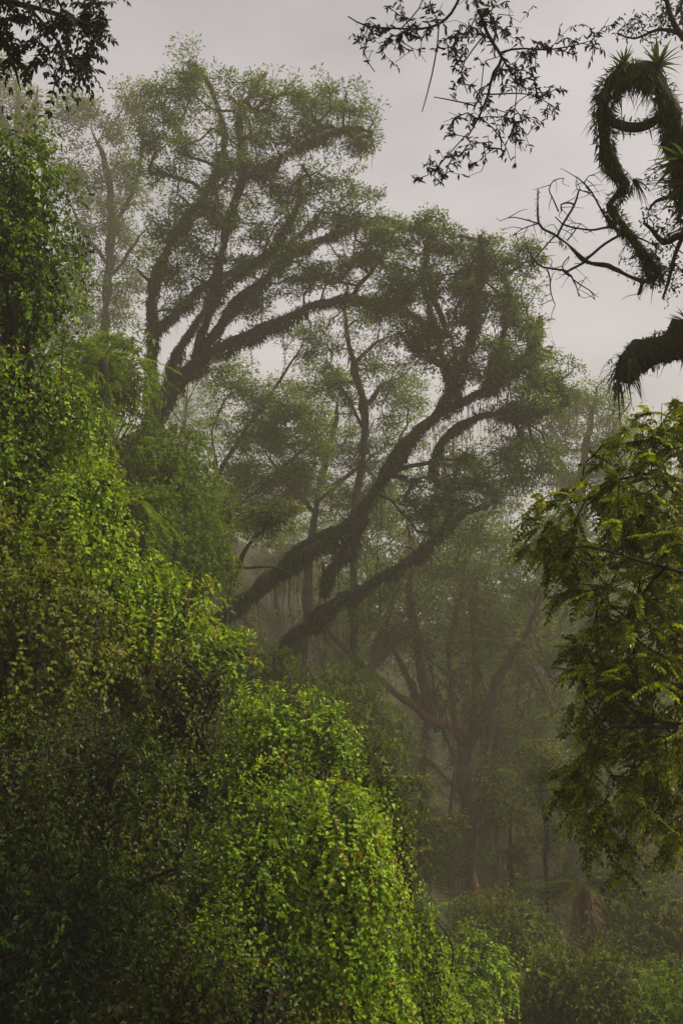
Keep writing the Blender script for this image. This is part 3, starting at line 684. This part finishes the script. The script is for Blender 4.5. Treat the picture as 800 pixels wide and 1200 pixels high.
# lianas hanging from the leaning trunks
rng = rng_for('liana')
for i, (px, py, d, ln, lab) in enumerate([
        (396, 640, 27.6, 3.4, 'thin liana hanging straight down from the leaning shaggy trunk'),
        (372, 655, 27.7, 2.9, None), (412, 690, 27.6, 3.0, None), (352, 745, 27.6, 2.2, None), (430, 600, 27.5, 3.8, None), (446, 585, 27.6, 3.2, None),
        (340, 690, 27.4, 2.4, None), (384, 725, 27.5, 2.3, None), (470, 560, 27.4, 3.4, None), (325, 765, 27.7, 1.6, None),
        (454, 350, 29.8, 2.2, 'thin liana dangling from the longest limb of the tallest tree'), (440, 352, 29.6, 2.8, None), (332, 375, 29.6, 2.4, None)]):
    if lab: last = lab
    a = P(px, py, d); ln *= 1.3; root = thing('liana', last, 'liana', a, 'lianas hanging from ' + ('the leaning trunk' if i < 10 else 'the longest limb'))
    st, lf = Acc(), Acc()
    q = [a + np.array([rng.normal(0, .08) * k, rng.normal(0, .08) * k, -ln * k / 5]) for k in range(6)]
    p, r = smooth(q, [.016] * 5 + [.008], .15); st.tube(p, r, 5, 0, rng)
    n = int(ln * 14); j = rng.integers(0, len(p), n); lf.leaves(p[j], rng.normal(size=(n, 3)) - UP * .8, rng.normal(size=(n, 3)) + UP, .12, .04, np.clip(rng.normal(.5, .2, n), 0, 1))
    part('stem', st, M['bark'], root, a, True); part('leaves', lf, M['tree'], root, a)

# ------------------------------------------------------------------ near tree on the right with feather leaves
def pf(L, pairs, ll, lw, droop, per=4):
    def f(rng, cl, tips):
        n = len(cl); c = np.repeat(cl, per, 0); t = np.repeat(tips, per, 0)
        ax = nz(rng.normal(size=(n * per, 3)) * [1, .8, .55] + t * .7 - UP * .25 + [-.25, 0, 0])
        return (c - ax * .05, ax, L * rng.uniform(.6, 1.15, n * per), pairs, ll, lw, droop, TL)
    return f
R_limbs = [
    [(925, 1420, 40), (915, 1150, 38), (905, 900, 34), (900, 650, 28), (910, 450, 20), (925, 250, 14, -.4), (920, 40, 10, -.6), (915, -160, 6, -.8)],
    [(905, 905, 16), (850, 856, 12, -.2), (800, 850, 9, -.4), (762, 846, 7, -.5), (724, 850, 5, -.6), (694, 866, 3, -.6)],
    [(800, 850, 8, -.4), (764, 842, 6, -.4), (738, 826, 5, -.3), (722, 812, 4, -.3), (700, 818, 3, -.2)],
    [(905, 930, 14), (840, 880, 10, .2), (800, 880, 7, .3), (760, 904, 5, .4), (735, 918, 3, .4), (716, 960, 2, .4)],
    [(800, 880, 6, .3), (780, 900, 5, .2), (756, 960, 4, .2), (746, 1000, 2, .2)],
    [(902, 740, 15), (840, 690, 10, -.3), (780, 664, 7, -.6), (730, 648, 5, -.7), (690, 636, 4, -.8), (650, 640, 2, -.9), (628, 650, 2, -.9)],
    [(900, 650, 14), (840, 590, 10, .3), (780, 560, 7, .4), (730, 566, 5, .2), (690, 584, 3), (660, 590, 2)],
    [(905, 520, 12), (850, 510, 8, .3), (800, 504, 6, .4), (764, 520, 3, .4)],
    [(780, 664, 6, -.6), (744, 700, 5, -.4), (716, 740, 3, -.2), (690, 760, 2)],
    [(730, 650, 4), (712, 690, 3, .2), (700, 720, 3, .3), (690, 770, 2, .3)],
]
R_blobs = [(700, 610, 78, 52, .8), (656, 640, 46, 34, .5), (760, 550, 70, 56, 1.), (780, 500, 50, 30, .8), (720, 690, 66, 50, .7), (770, 640, 60, 60, .9), (748, 760, 84, 66, .9),
           (700, 800, 48, 60, .6), (780, 840, 60, 70, .8), (722, 880, 66, 62, .7), (690, 920, 42, 50, .5), (760, 950, 60, 50, .7), (720, 985, 36, 36, .4), (790, 740, 40, 60, .8), (930, 60, 50, 90, .6, -.5)]  # last blob: out-of-view crown added to throw shade on the lower bank
make_tree('feather_leaved_tree', 'near tree whose drooping branches of small feather leaves fill the side opposite the bank', 'tree', 8.2, R_limbs, R_blobs, 540, 'pinnate', 'twig', thin=.36, clump=.12, gscale=.7, frond=pf(.23, 8, .058, .025, .4, 4),
          gap=.22, tipr=.0028, start=.3, jit=.25, step=.12)

# feather leaves hanging in at the top of the bank side
T_limbs = [[(-190, 700, 30), (-180, 300, 26), (-150, 0, 22), (-120, -180, 16), (-110, -330, 10), (-130, -400, 5)], [(-165, 150, 16), (-260, 0, 12), (-330, -120, 6)], [(-130, -140, 12), (-200, -260, 8), (-260, -360, 4)], [(-160, 40, 14), (-80, -20, 10), (-20, -10, 6), (40, 6, 4), (84, 24, 2), (110, 30, 1.5)],
           [(-40, -14, 6), (0, 30, 4), (20, 70, 3), (22, 110, 2)], [(-60, -30, 6), (20, -40, 5), (80, -30, 3), (110, -10, 2)], [(30, 4, 3), (60, 44, 2), (80, 84, 1.5), (100, 100, 1)]]
T_blobs = [(30, 14, 70, 30, .4), (86, 18, 36, 26, .3), (10, 60, 36, 40, .3), (60, 56, 46, 26, .3), (92, 84, 34, 14, .3), (8, 110, 20, 30, .3), (100, -20, 40, 30, .4), (-50, 10, 60, 60, .5), (-190, -330, 230, 120, 1.3), (-330, -60, 110, 220, 1.2)]  # last two blobs: unseen canopy added to keep sky light off the bank
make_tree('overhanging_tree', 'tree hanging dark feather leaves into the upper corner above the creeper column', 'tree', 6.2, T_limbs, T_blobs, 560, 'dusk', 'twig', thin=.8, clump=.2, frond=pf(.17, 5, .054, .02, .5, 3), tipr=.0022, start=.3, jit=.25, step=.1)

# sparse branch over the open sky
S_limbs = [[(1010, 1500, 34), (1000, 700, 30), (960, 100, 26), (820, -220, 18), (640, -250, 11), (556, -160, 7), (548, -60, 5), (556, 0, 4), (570, 38, 4), (587, 66, 3.6), (578, 84, 3.2), (572, 110, 2.8), (560, 138, 2.2), (548, 160, 1.6)],
           [(556, -150, 6), (548, -50, 4), (536, 4, 3), (514, 28, 3), (470, 34, 2.4), (432, 32, 2), (408, 20, 1.2)],
           [(586, 62, 2.6), (612, 58, 2.2), (640, 58, 1.8), (668, 54, 1.4), (694, 48, 1)],
           [(514, 28, 1.6), (510, 70, 1.6), (504, 100, 1.4), (494, 132, 1.)],
           [(566, 110, 1.8), (590, 110, 1.6), (620, 112, 1.3), (654, 128, 1.)],
           [(556, 124, 1.6), (530, 118, 1.4), (508, 114, 1)],
           [(548, 156, 1.5), (530, 178, 1.2), (512, 198, .8), (500, 206, .6)], [(438, 32, 1.6), (426, 60, 1.3), (440, 84, 1)],
           [(580, 80, 1.6), (606, 90, 1.4), (600, 140, 1.1), (604, 170, .8)], [(560, 135, 1.5), (584, 160, 1.2), (596, 186, .8)],
           [(570, 38, 1.8), (552, 60, 1.5), (540, 84, 1.2), (548, 110, 1)], [(470, 33, 1.6), (490, 10, 1.4), (500, -20, 1)]]
S_blobs = [(470, 24, 54, 24, .3), (452, 56, 40, 22, .25), (520, 46, 44, 34, .3), (575, 100, 50, 34, .35), (610, 80, 48, 30, .3), (660, 58, 50, 22, .25), (700, 44, 20, 14, .2), (430, 28, 24, 16, .2), (500, 200, 26, 12, .2), (560, 156, 52, 30, .3), (540, 190, 44, 20, .25), (600, 160, 40, 30, .3),
           (648, 116, 34, 24, .25), (556, 20, 60, 30, .3), (600, 20, 30, 26, .3), (560, -60, 80, 50, .5), (460, -50, 60, 40, .4)]
def sparse_leaves(name, label, d, limbs, blobs, n, leaf_n, group=None, L=.062, W=.02, base=None):
    rng = rng_for(label); lw = []
    for i, l in enumerate(limbs):
        p, r = pxlimb(l, d); s, rs = smooth(p, r, .06); lw.append((wobble(s, rng, .006), rs))
    cl = blob_pts(rng, blobs, d, n, 0, .5, .15)
    ch, tips = grow(rng, lw, cl, step=.07, start=.55, tipr=.0016, expo=.4, jit=.45)
    return rng, lw, cl, ch, tips
def sky_branch(name, label, cat, d, limbs, blobs, n, per, L, W, leafmat='dusk', foot=True, tree=None):
    rng, lw, cl, ch, tips = sparse_leaves(name, label, d, limbs, blobs, n, per)
    b = lw[0][0][0].copy()
    if foot: b[2] = float(ground(b[0], b[1])); lw[0] = (np.vstack([b - UP * .3, lw[0][0]]), np.concatenate([[lw[0][1][0] * 1.3], lw[0][1]]))
    root = tree or thing(name, label, cat, b)
    if tree: b = np.array(tree.location)
    tr, lf = Acc(), Acc()
    for p, r in lw: tr.tube(p, r * .52, 7, .1, rng)
    for p, r in ch: tr.tube(p, r, 4, 0, rng, cap=False)
    # leaves in drooping whorls near the twig tips
    keep = rng.random(len(cl)) < .8; c = cl[keep]; t = tips[keep]; N = len(c)
    cc = np.repeat(c, per, 0) - np.repeat(t, per, 0) * rng.uniform(0, .07, (N * per, 1))
    v = nz(rng.normal(size=(N * per, 3)) * [1, 1, .5] + np.repeat(t, per, 0) * .4 - UP * .75)
    ok = rng.random(N * per) < .8
    lf.leaves(cc[ok], v[ok], (UP * .6 + rng.normal(size=v.shape) * .6)[ok], L * rng.uniform(.6, 1.25, ok.sum()), W * rng.uniform(.8, 1.2, ok.sum()), np.clip(rng.normal(.4, .2, ok.sum()), 0, 1), TL)
    part('trunk', tr, M['twig'], root, b, True); part('leaves', lf, M[leafmat], root, b)
    return root
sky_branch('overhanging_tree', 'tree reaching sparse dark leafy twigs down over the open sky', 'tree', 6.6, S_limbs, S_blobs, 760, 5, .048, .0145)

# ------------------------------------------------------------------ mossy tree with the looping limb
DM = 9.0
K_limbs = [
    [(905, 1500, 60), (900, 1000, 56), (890, 700, 52), (885, 480, 48), (870, 330, 40), (846, 200, 30), (824, 40, 20), (800, -80, 12)],
    [(850, 300, 20), (815, 262, 17, -.2), (796, 205, 17, -.3), (788, 150, 17, -.4), (774, 108, 17, -.4), (752, 88, 16, -.4), (726, 88, 15, -.3), (708, 112, 15, -.2), (706, 145, 14), (711, 178, 11, .1), (722, 205, 11, .1), (735, 214, 9, .1),
     (726, 226, 10, .15), (713, 240, 10, .2), (722, 254, 10, .2), (740, 280, 9, .2), (756, 302, 8, .2), (768, 318, 7, .2), (766, 327, 6, .2), (754, 330, 6, .2), (736, 323, 5, .2), (712, 312, 4, .2), (686, 306, 3.4, .2), (664, 286, 2.6, .2), (648, 274, 2.2, .2), (631, 262, 1.8, .2), (630, 222, 1.4, .2)],
    [(710, 140, 9), (730, 148, 9, -.1), (752, 148, 9, -.2), (772, 138, 9, -.3), (786, 128, 9, -.35)],
    [(892, 470, 34), (850, 420, 27), (816, 400, 24, -.1), (786, 404, 22, -.2), (758, 414, 20, -.2), (738, 426, 18, -.2), (729, 446, 12, -.2)],
]
rng = rng_for('mossy')
lw = []
for l in K_limbs:
    p, r = pxlimb(l, DM); s, rs = smooth(p, r, .05); lw.append((s, rs))
b = lw[0][0][0].copy(); b[2] = float(ground(b[0], b[1]))
lw[0] = (np.vstack([b - UP * .3, lw[0][0]]), np.concatenate([[.6], lw[0][1]]))
mossy_tree = thing('mossy_tree', 'gnarled mossy tree stretching a looping limb and a blunt stub in from the side', 'tree', b)
for nm, i, k in (('trunk', 0, 14), ('looping_limb', 1, 9), ('limb_stub', 3, 12)):
    a = Acc(); a.tube(lw[i][0], lw[i][1] * (.60 if i == 1 else .85) * (1 + .3 * snoise(lw[i][0], .2, 4)), k, .3, rng)
    if i == 1: a.tube(lw[2][0], lw[2][1] * .6, 8, .14, rng)
    if i: part(nm, a, M['bark'], mossy_tree, b, True) if i == 3 else None
    if i == 0: trunk_acc = a
    if i == 1: loop_acc = a
ms = Acc()
moss(ms, rng, lw[0][0], lw[0][1], 120, .16, .02)
n1 = int(len(lw[1][0]) * .74)
moss(ms, rng, lw[1][0][:n1], lw[1][1][:n1] * .62, 1000, .085, .009)
moss(ms, rng, lw[1][0][n1 - 4:], lw[1][1][n1 - 4:] * .9, 160, .035, .008)
moss(ms, rng, lw[2][0], lw[2][1] * .85, 700, .06, .010)
moss(ms, rng, lw[3][0], lw[3][1] * .85, 700, .055, .010)
part('moss', ms, M['green_moss'], mossy_tree, b)
# small ferns and strap-leaved epiphytes along the limbs
fr = Acc()
def fringe(pts, rad, per_m, L, W, droop, upw):
    seg = np.linalg.norm(np.diff(pts, axis=0), axis=1); n = int(seg.sum() * per_m); i = rng.choice(len(seg), n, p=seg / seg.sum())
    tg = nz(pts[i + 1] - pts[i]); v = rng.normal(size=(n, 3)) + UP * upw; v = nz(v - (v * tg).sum(1, keepdims=True) * tg)
    fr.straps(pts[i] + v * (rad[i] * .7)[:, None], v + UP * .3 + rng.normal(size=v.shape) * .35, L * rng.uniform(.5, 1.2, n), W, droop * rng.uniform(.4, 1.6, n), np.clip(rng.normal(.45, .2, n), 0, .97), 4)
fringe(lw[1][0][:int(len(lw[1][0]) * .42)], lw[1][1], 260, .095, .009, .9, .4)
fringe(lw[1][0][int(len(lw[1][0]) * .42):n1], lw[1][1][int(len(lw[1][0]) * .42):], 60, .09, .010, .6, .2)
fringe(lw[2][0], lw[2][1], 110, .09, .012, .8, .6)
fringe(lw[3][0], lw[3][1], 330, .13, .011, .9, 1.5)
e = lw[3][0][-1]; n = 120; v = nz(rng.normal(size=(n, 3)) + [-.5, -.1, -.2]); fr.straps(e + [0.03, 0, .08] + v * .1 + rng.normal(size=(n, 3)) * .04, v + rng.normal(size=(n, 3)) * .4, rng.uniform(.06, .2, n), .012, 1.0, np.clip(rng.normal(.4, .2, n), 0, 1))
for q in rng.choice(n1, 11, replace=False):
    m = int(rng.integers(8, 22)); v = nz(rng.normal(size=(m, 3)) + UP * .35); fr.straps(lw[1][0][q] + v * lw[1][1][q] * .5, v, rng.uniform(.09, .22) * rng.uniform(.6, 1.2, m), .013, rng.uniform(.3, 1.3, m), np.clip(rng.normal(.55, .2, m), 0, 1), 4)
e = P(743, 212, DM); n = 40; v = nz(rng.normal(size=(n, 3)) + [.9, -.2, .2]); fr.straps(e - v * .02, v, rng.uniform(.10, .2, n), .012, .9, np.clip(rng.normal(.5, .2, n), 0, 1))
part('fern_fringe', fr, M['brom'], mossy_tree, b)
# dead twigs at the end of the looping limb
tw = loop_acc
for l in ([(684, 306, 2.4), (690, 300, 2.2), (708, 286, 2), (732, 273, 2.2)], [(652, 278, 1.8), (660, 262, 1.8), (672, 240, 1.7), (678, 222, 1.4)], [(672, 240, 1.5), (666, 238, 1.4), (657, 240, 1.3), (657, 248, 1)],
          [(735, 274, 2), (714, 266, 1.9), (690, 270, 1.5), (664, 264, 1.2), (650, 254, .8)], [(715, 266, 1.8), (706, 250, 1.6), (692, 224, 1.3), (676, 208, .9), (672, 206, .7)],
          [(654, 248, 1.2), (646, 230, 1), (643, 222, .9), (648, 212, .8), (660, 209, .6)], [(664, 318, 1.8, .1), (640, 314, 1.5), (634, 312, 1.4), (622, 300, 1), (616, 286, .7)], [(660, 318, 1.6), (668, 324, 1.3), (658, 312, 1), (666, 300, .8)],
          [(640, 315, 1.3), (644, 326, 1.1), (645, 344, .9), (650, 358, .6)], [(668, 322, 1.2), (674, 334, .9), (678, 348, .6)], [(672, 328, 1), (690, 340, .8), (696, 350, .5)], [(631, 262, 1.2), (618, 258, 1), (600, 255, .7), (588, 258, .5)],
          [(631, 262, 1), (612, 268, .8), (600, 276, .5)], [(752, 330, 3), (750, 338, 3), (748, 345, 3)], [(740, 276, 1.6), (752, 280, 1.4), (766, 288, 1), (776, 296, .7)], [(664, 282, 1.1), (676, 268, .9), (680, 262, .6)],
          [(686, 306, 2), (664, 318, 1.8, .05)], [(650, 276, 1.3), (640, 288, 1.1), (632, 296, 1), (620, 312, .6)], [(690, 224, 1), (684, 214, .8), (690, 206, .6)], [(692, 226, 1), (676, 222, .7), (674, 212, .5)]):
    p, r = pxlimb(l, DM + .2); p, r = smooth(p, r, .04); tw.tube(wobble(p, rng, .004), r * .8, 5, 0, rng)
    for k in range(4):
        i = rng.integers(1, len(p)); dv = nz(rng.normal(size=3) * [1, .6, 1]); ln = rng.uniform(.06, .22)
        q, rr = smooth([p[i], p[i] + dv * ln * .5 + rng.normal(size=3) * .02, p[i] + dv * ln + rng.normal(size=3) * .03 - UP * .02], [.004, .003, .0015], .03); tw.tube(q, rr, 4, 0, rng)
part('looping_limb', tw, M['bark'], mossy_tree, b, True)

# twiggy leaves of the mossy tree behind the loop
E_limbs = [[(880, 300, 10), (830, 290, 7, .3), (800, 276, 5, .3), (778, 284, 4, .3), (762, 268, 2.4, .3), (754, 262, 2, .3)], [(800, 276, 3, .3), (790, 300, 2.4, .3), (784, 330, 2, .3), (776, 350, 1.2, .3)],
           [(856, 90, 8), (820, 60, 5, .4), (796, 40, 4, .4), (782, 10, 3, .4), (776, -30, 2, .4)], [(796, 40, 2.4, .4), (770, 36, 1.8, .4), (744, 44, 1.2, .4), (724, 40, .8, .4)],
           [(830, 240, 6, .4), (800, 230, 4, .4), (770, 236, 2, .4), (760, 246, 1.2, .4)]]
E_blobs = [(780, 260, 30, 26, .3, .3), (776, 320, 32, 34, .3, .3), (790, 20, 44, 34, .3, .4), (752, 34, 34, 22, .2, .4), (784, 210, 26, 30, .3, .4), (760, 300, 30, 26, .25, .3), (840, 270, 40, 60, .4, .3)]
rg, lw2, cl, ch, tips = sparse_leaves('x', 'mossy tree twigs', DM, E_limbs, E_blobs, 260, 6)
tw, lf = trunk_acc, Acc()
for p, r in lw2: tw.tube(p, r, 6, .1, rg)
for p, r in ch: tw.tube(p, r * 1.3, 4, 0, rg, cap=False)
N = len(cl); c = np.repeat(cl, 7, 0) + rg.normal(size=(N * 7, 3)) * .03; v = nz(rg.normal(size=c.shape) * [1, 1, .6] - UP * .6)
lf.leaves(c, v, UP * .6 + rg.normal(size=v.shape) * .6, .05 * rg.uniform(.6, 1.2, N * 7), .017, np.clip(rg.normal(.45, .2, N * 7), 0, 1), TL)
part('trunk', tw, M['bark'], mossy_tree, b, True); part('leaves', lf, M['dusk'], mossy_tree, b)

# bromeliads perched on the mossy limb
def brom(label, px, py, d, n, L, W, tilt=(0, 0, 1)):
    rg = rng_for(label); c = P(px, py, d); root = thing('bromeliad', label, 'bromeliad', c, 'bromeliads perched on the mossy tree'); a = Acc(); h = Acc()
    v = nz(rg.normal(size=(n, 3)) * [1, 1, .35] + np.array(tilt) * rg.uniform(.3, 1.6, (n, 1)))
    a.straps(c + v * .02, v, L * rg.uniform(.7, 1.15, n), W, .25 * rg.uniform(.3, 1.8, n), np.clip(rg.normal(.55, .2, n), 0, 1), 5); part('leaves', a, M['brom'], root, c)
    h.tube([c - UP * .06, c, c + UP * .05], [.035, .05, .02], 8, .1, rg); part('heart', h, M['bark'], root, c)
brom('spiky bromeliad crowning the top of the mossy loop', 770, 78, DM - .45, 46, .24, .022)
brom('small bromeliad on the shoulder of the mossy loop', 730, 76, DM - .35, 30, .15, .015)
brom('bromeliad with broad pointed leaves sticking out below the mossy loop', 804, 186, DM - .6, 26, .36, .034, (-.6, 0, .1))
brom('pointed bromeliad lowest on the mossy tree, leaning out towards the dead twigs', 806, 216, DM - .5, 24, .36, .03, (-.7, 0, -.1))
brom('bromeliad perched on the thick end of the mossy stub', 806, 378, DM - .35, 40, .2, .02)

# ------------------------------------------------------------------ setting
xs = np.linspace(-105, 105, 211); ys = np.linspace(-14, 186, 201)
X, Y = np.meshgrid(xs, ys); Z = ground(X, Y)
a = Acc(); nx = len(xs); i = np.arange(len(ys) - 1)[:, None] * nx + np.arange(nx - 1)[None]
a.add(np.stack([X, Y, Z], -1).reshape(-1, 3), quads=np.stack([i, i + 1, i + nx + 1, i + nx], -1).reshape(-1, 4))
o = part('hillside', a, M['soil'], smooth=True); o['kind'] = 'structure'; o['label'] = 'steep dark hillside and ravine floor under the forest'

rng = rng_for('cover'); lf = Acc()
n = 9000; x = rng.uniform(-22, 20, n); y = rng.uniform(6.5, 70, n); keep = snoise(np.stack([x, y, 0 * x], 1), 5, 3) > -.5; x, y = x[keep], y[keep]
c = np.stack([x, y, ground(x, y) + rng.uniform(.1, .55, len(x))], 1)
tufts(lf, rng, c, np.tile(UP, (len(c), 1)), 22, .5, .12, .055, .35)
n = 4200; x = rng.uniform(-7, 2.5, n); y = rng.uniform(6.2, 15.5, n)
c = np.stack([x, y, ground(x, y) + rng.uniform(.03, .3, n)], 1)
tufts(lf, rng, c, np.tile(UP, (n, 1)), 16, .2, .06, .035, .5)
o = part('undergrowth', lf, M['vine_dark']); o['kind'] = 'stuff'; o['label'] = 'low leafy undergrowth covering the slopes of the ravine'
lf = Acc(); n = 6500; x = rng.uniform(-66, 66, n); y = rng.uniform(84, 140, n)
z = ground(x, y) + rng.random(n) ** .8 * (12 + 4 * snoise(np.stack([x, y * .3, 0 * x], 1), 16, 9))
c = np.stack([x, y, z], 1); c = c[snoise(c, 5, 4) > -.3]
tufts(lf, rng, c, np.tile(UP, (len(c), 1)), 18, 1.2, .42, .18, .2)
o = part('far_forest', lf, M['pale']); o['kind'] = 'stuff'; o['label'] = 'solid mass of distant forest closing the far side of the ravine'

# haze: one closed box round the whole place
HAZE_D, HAZE_C = .0029, (.74, .67, .54)
x0, x1, y0, y1, z0, z1 = -108, 108, -17, 190, float(Z.min()) - 1.0, 46
me = bpy.data.meshes.new('haze')
me.from_pydata([(x, y, z) for x in (x0, x1) for y in (y0, y1) for z in (z0, z1)], [], [(0, 1, 3, 2), (4, 6, 7, 5), (0, 4, 5, 1), (2, 3, 7, 6), (0, 2, 6, 4), (1, 5, 7, 3)])
hz = bpy.data.objects.new('haze', me); COL.objects.link(hz); hz['kind'] = 'stuff'; hz['label'] = 'grey brown mist hanging through the whole ravine'
m, nt, out = new_mat('mist'); v = nt.nodes.new('ShaderNodeVolumePrincipled')
v.inputs['Density'].default_value = HAZE_D; v.inputs['Color'].default_value = (*HAZE_C, 1); v.inputs['Anisotropy'].default_value = .2
for k in ('Density Attribute', 'Color Attribute', 'Temperature Attribute'):
    if k in v.inputs: v.inputs[k].default_value = ''
nt.links.new(v.outputs['Volume'], out.inputs['Volume']); me.materials.append(m)

# ------------------------------------------------------------------ light, sky, camera
SUN = Vector((.72, .02, .80)).normalized()
w = bpy.data.worlds.new('World'); scene.world = w; w.use_nodes = True; nt = w.node_tree; nt.nodes.clear(); N, Lk = nt.nodes, nt.links
wo = N.new('ShaderNodeOutputWorld'); bg = N.new('ShaderNodeBackground'); sk = N.new('ShaderNodeTexSky'); sk.sky_type = 'NISHITA'; sk.sun_disc = False
sk.sun_elevation = math.asin(SUN.z); sk.sun_rotation = math.atan2(SUN.x, SUN.y)
tc = N.new('ShaderNodeTexCoord'); mp = N.new('ShaderNodeMapping'); mp.inputs['Scale'].default_value = (1, 1, 2.2)
no = N.new('ShaderNodeTexNoise'); no.inputs['Scale'].default_value = 2.6; no.inputs['Detail'].default_value = 6
rp = N.new('ShaderNodeValToRGB'); rp.color_ramp.elements[0].color = (2.02, 1.85, 1.83, 1); rp.color_ramp.elements[1].color = (3.75, 3.44, 3.40, 1)
rp.color_ramp.elements[0].position = .3; rp.color_ramp.elements[1].position = .72
mx = N.new('ShaderNodeMix'); mx.data_type = 'RGBA'; mx.inputs['Factor'].default_value = .88
Lk.new(tc.outputs['Generated'], mp.inputs['Vector']); Lk.new(mp.outputs['Vector'], no.inputs['Vector']); Lk.new(no.outputs['Fac'], rp.inputs['Fac'])
Lk.new(sk.outputs['Color'], mx.inputs['A']); Lk.new(rp.outputs['Color'], mx.inputs['B']); Lk.new(mx.outputs['Result'], bg.inputs['Color'])
bg.inputs["Strength"].default_value = .055; Lk.new(bg.outputs['Background'], wo.inputs['Surface'])

sd = bpy.data.lights.new('sun', 'SUN'); sd.energy = 1.5; sd.angle = math.radians(10); sd.color = (1, .93, .78)
so = bpy.data.objects.new('sun', sd); COL.objects.link(so); so.rotation_euler = SUN.to_track_quat('Z', 'Y').to_euler(); so.location = (20, 0, 60)

cd = bpy.data.cameras.new('camera'); cd.sensor_fit = 'VERTICAL'; cd.sensor_height = 36; cd.lens = 35; cd.clip_start = .05; cd.clip_end = 600
co = bpy.data.objects.new('camera', cd); COL.objects.link(co); co.rotation_euler = (math.pi / 2 + PITCH, 0, 0); scene.camera = co

vs = scene.view_settings; vs.view_transform = 'Standard'; vs.look = 'None'; vs.gamma = 1; vs.exposure = 2.0; vs.use_curve_mapping = False
scene.render.engine = 'CYCLES'; cy = scene.cycles
cy.max_bounces = 6; cy.diffuse_bounces = 1; cy.glossy_bounces = 1; cy.transmission_bounces = 3; cy.transparent_max_bounces = 4; cy.volume_bounces = 1
cy.caustics_reflective = False; cy.caustics_refractive = False; cy.use_denoising = True
scene.render.film_transparent = False
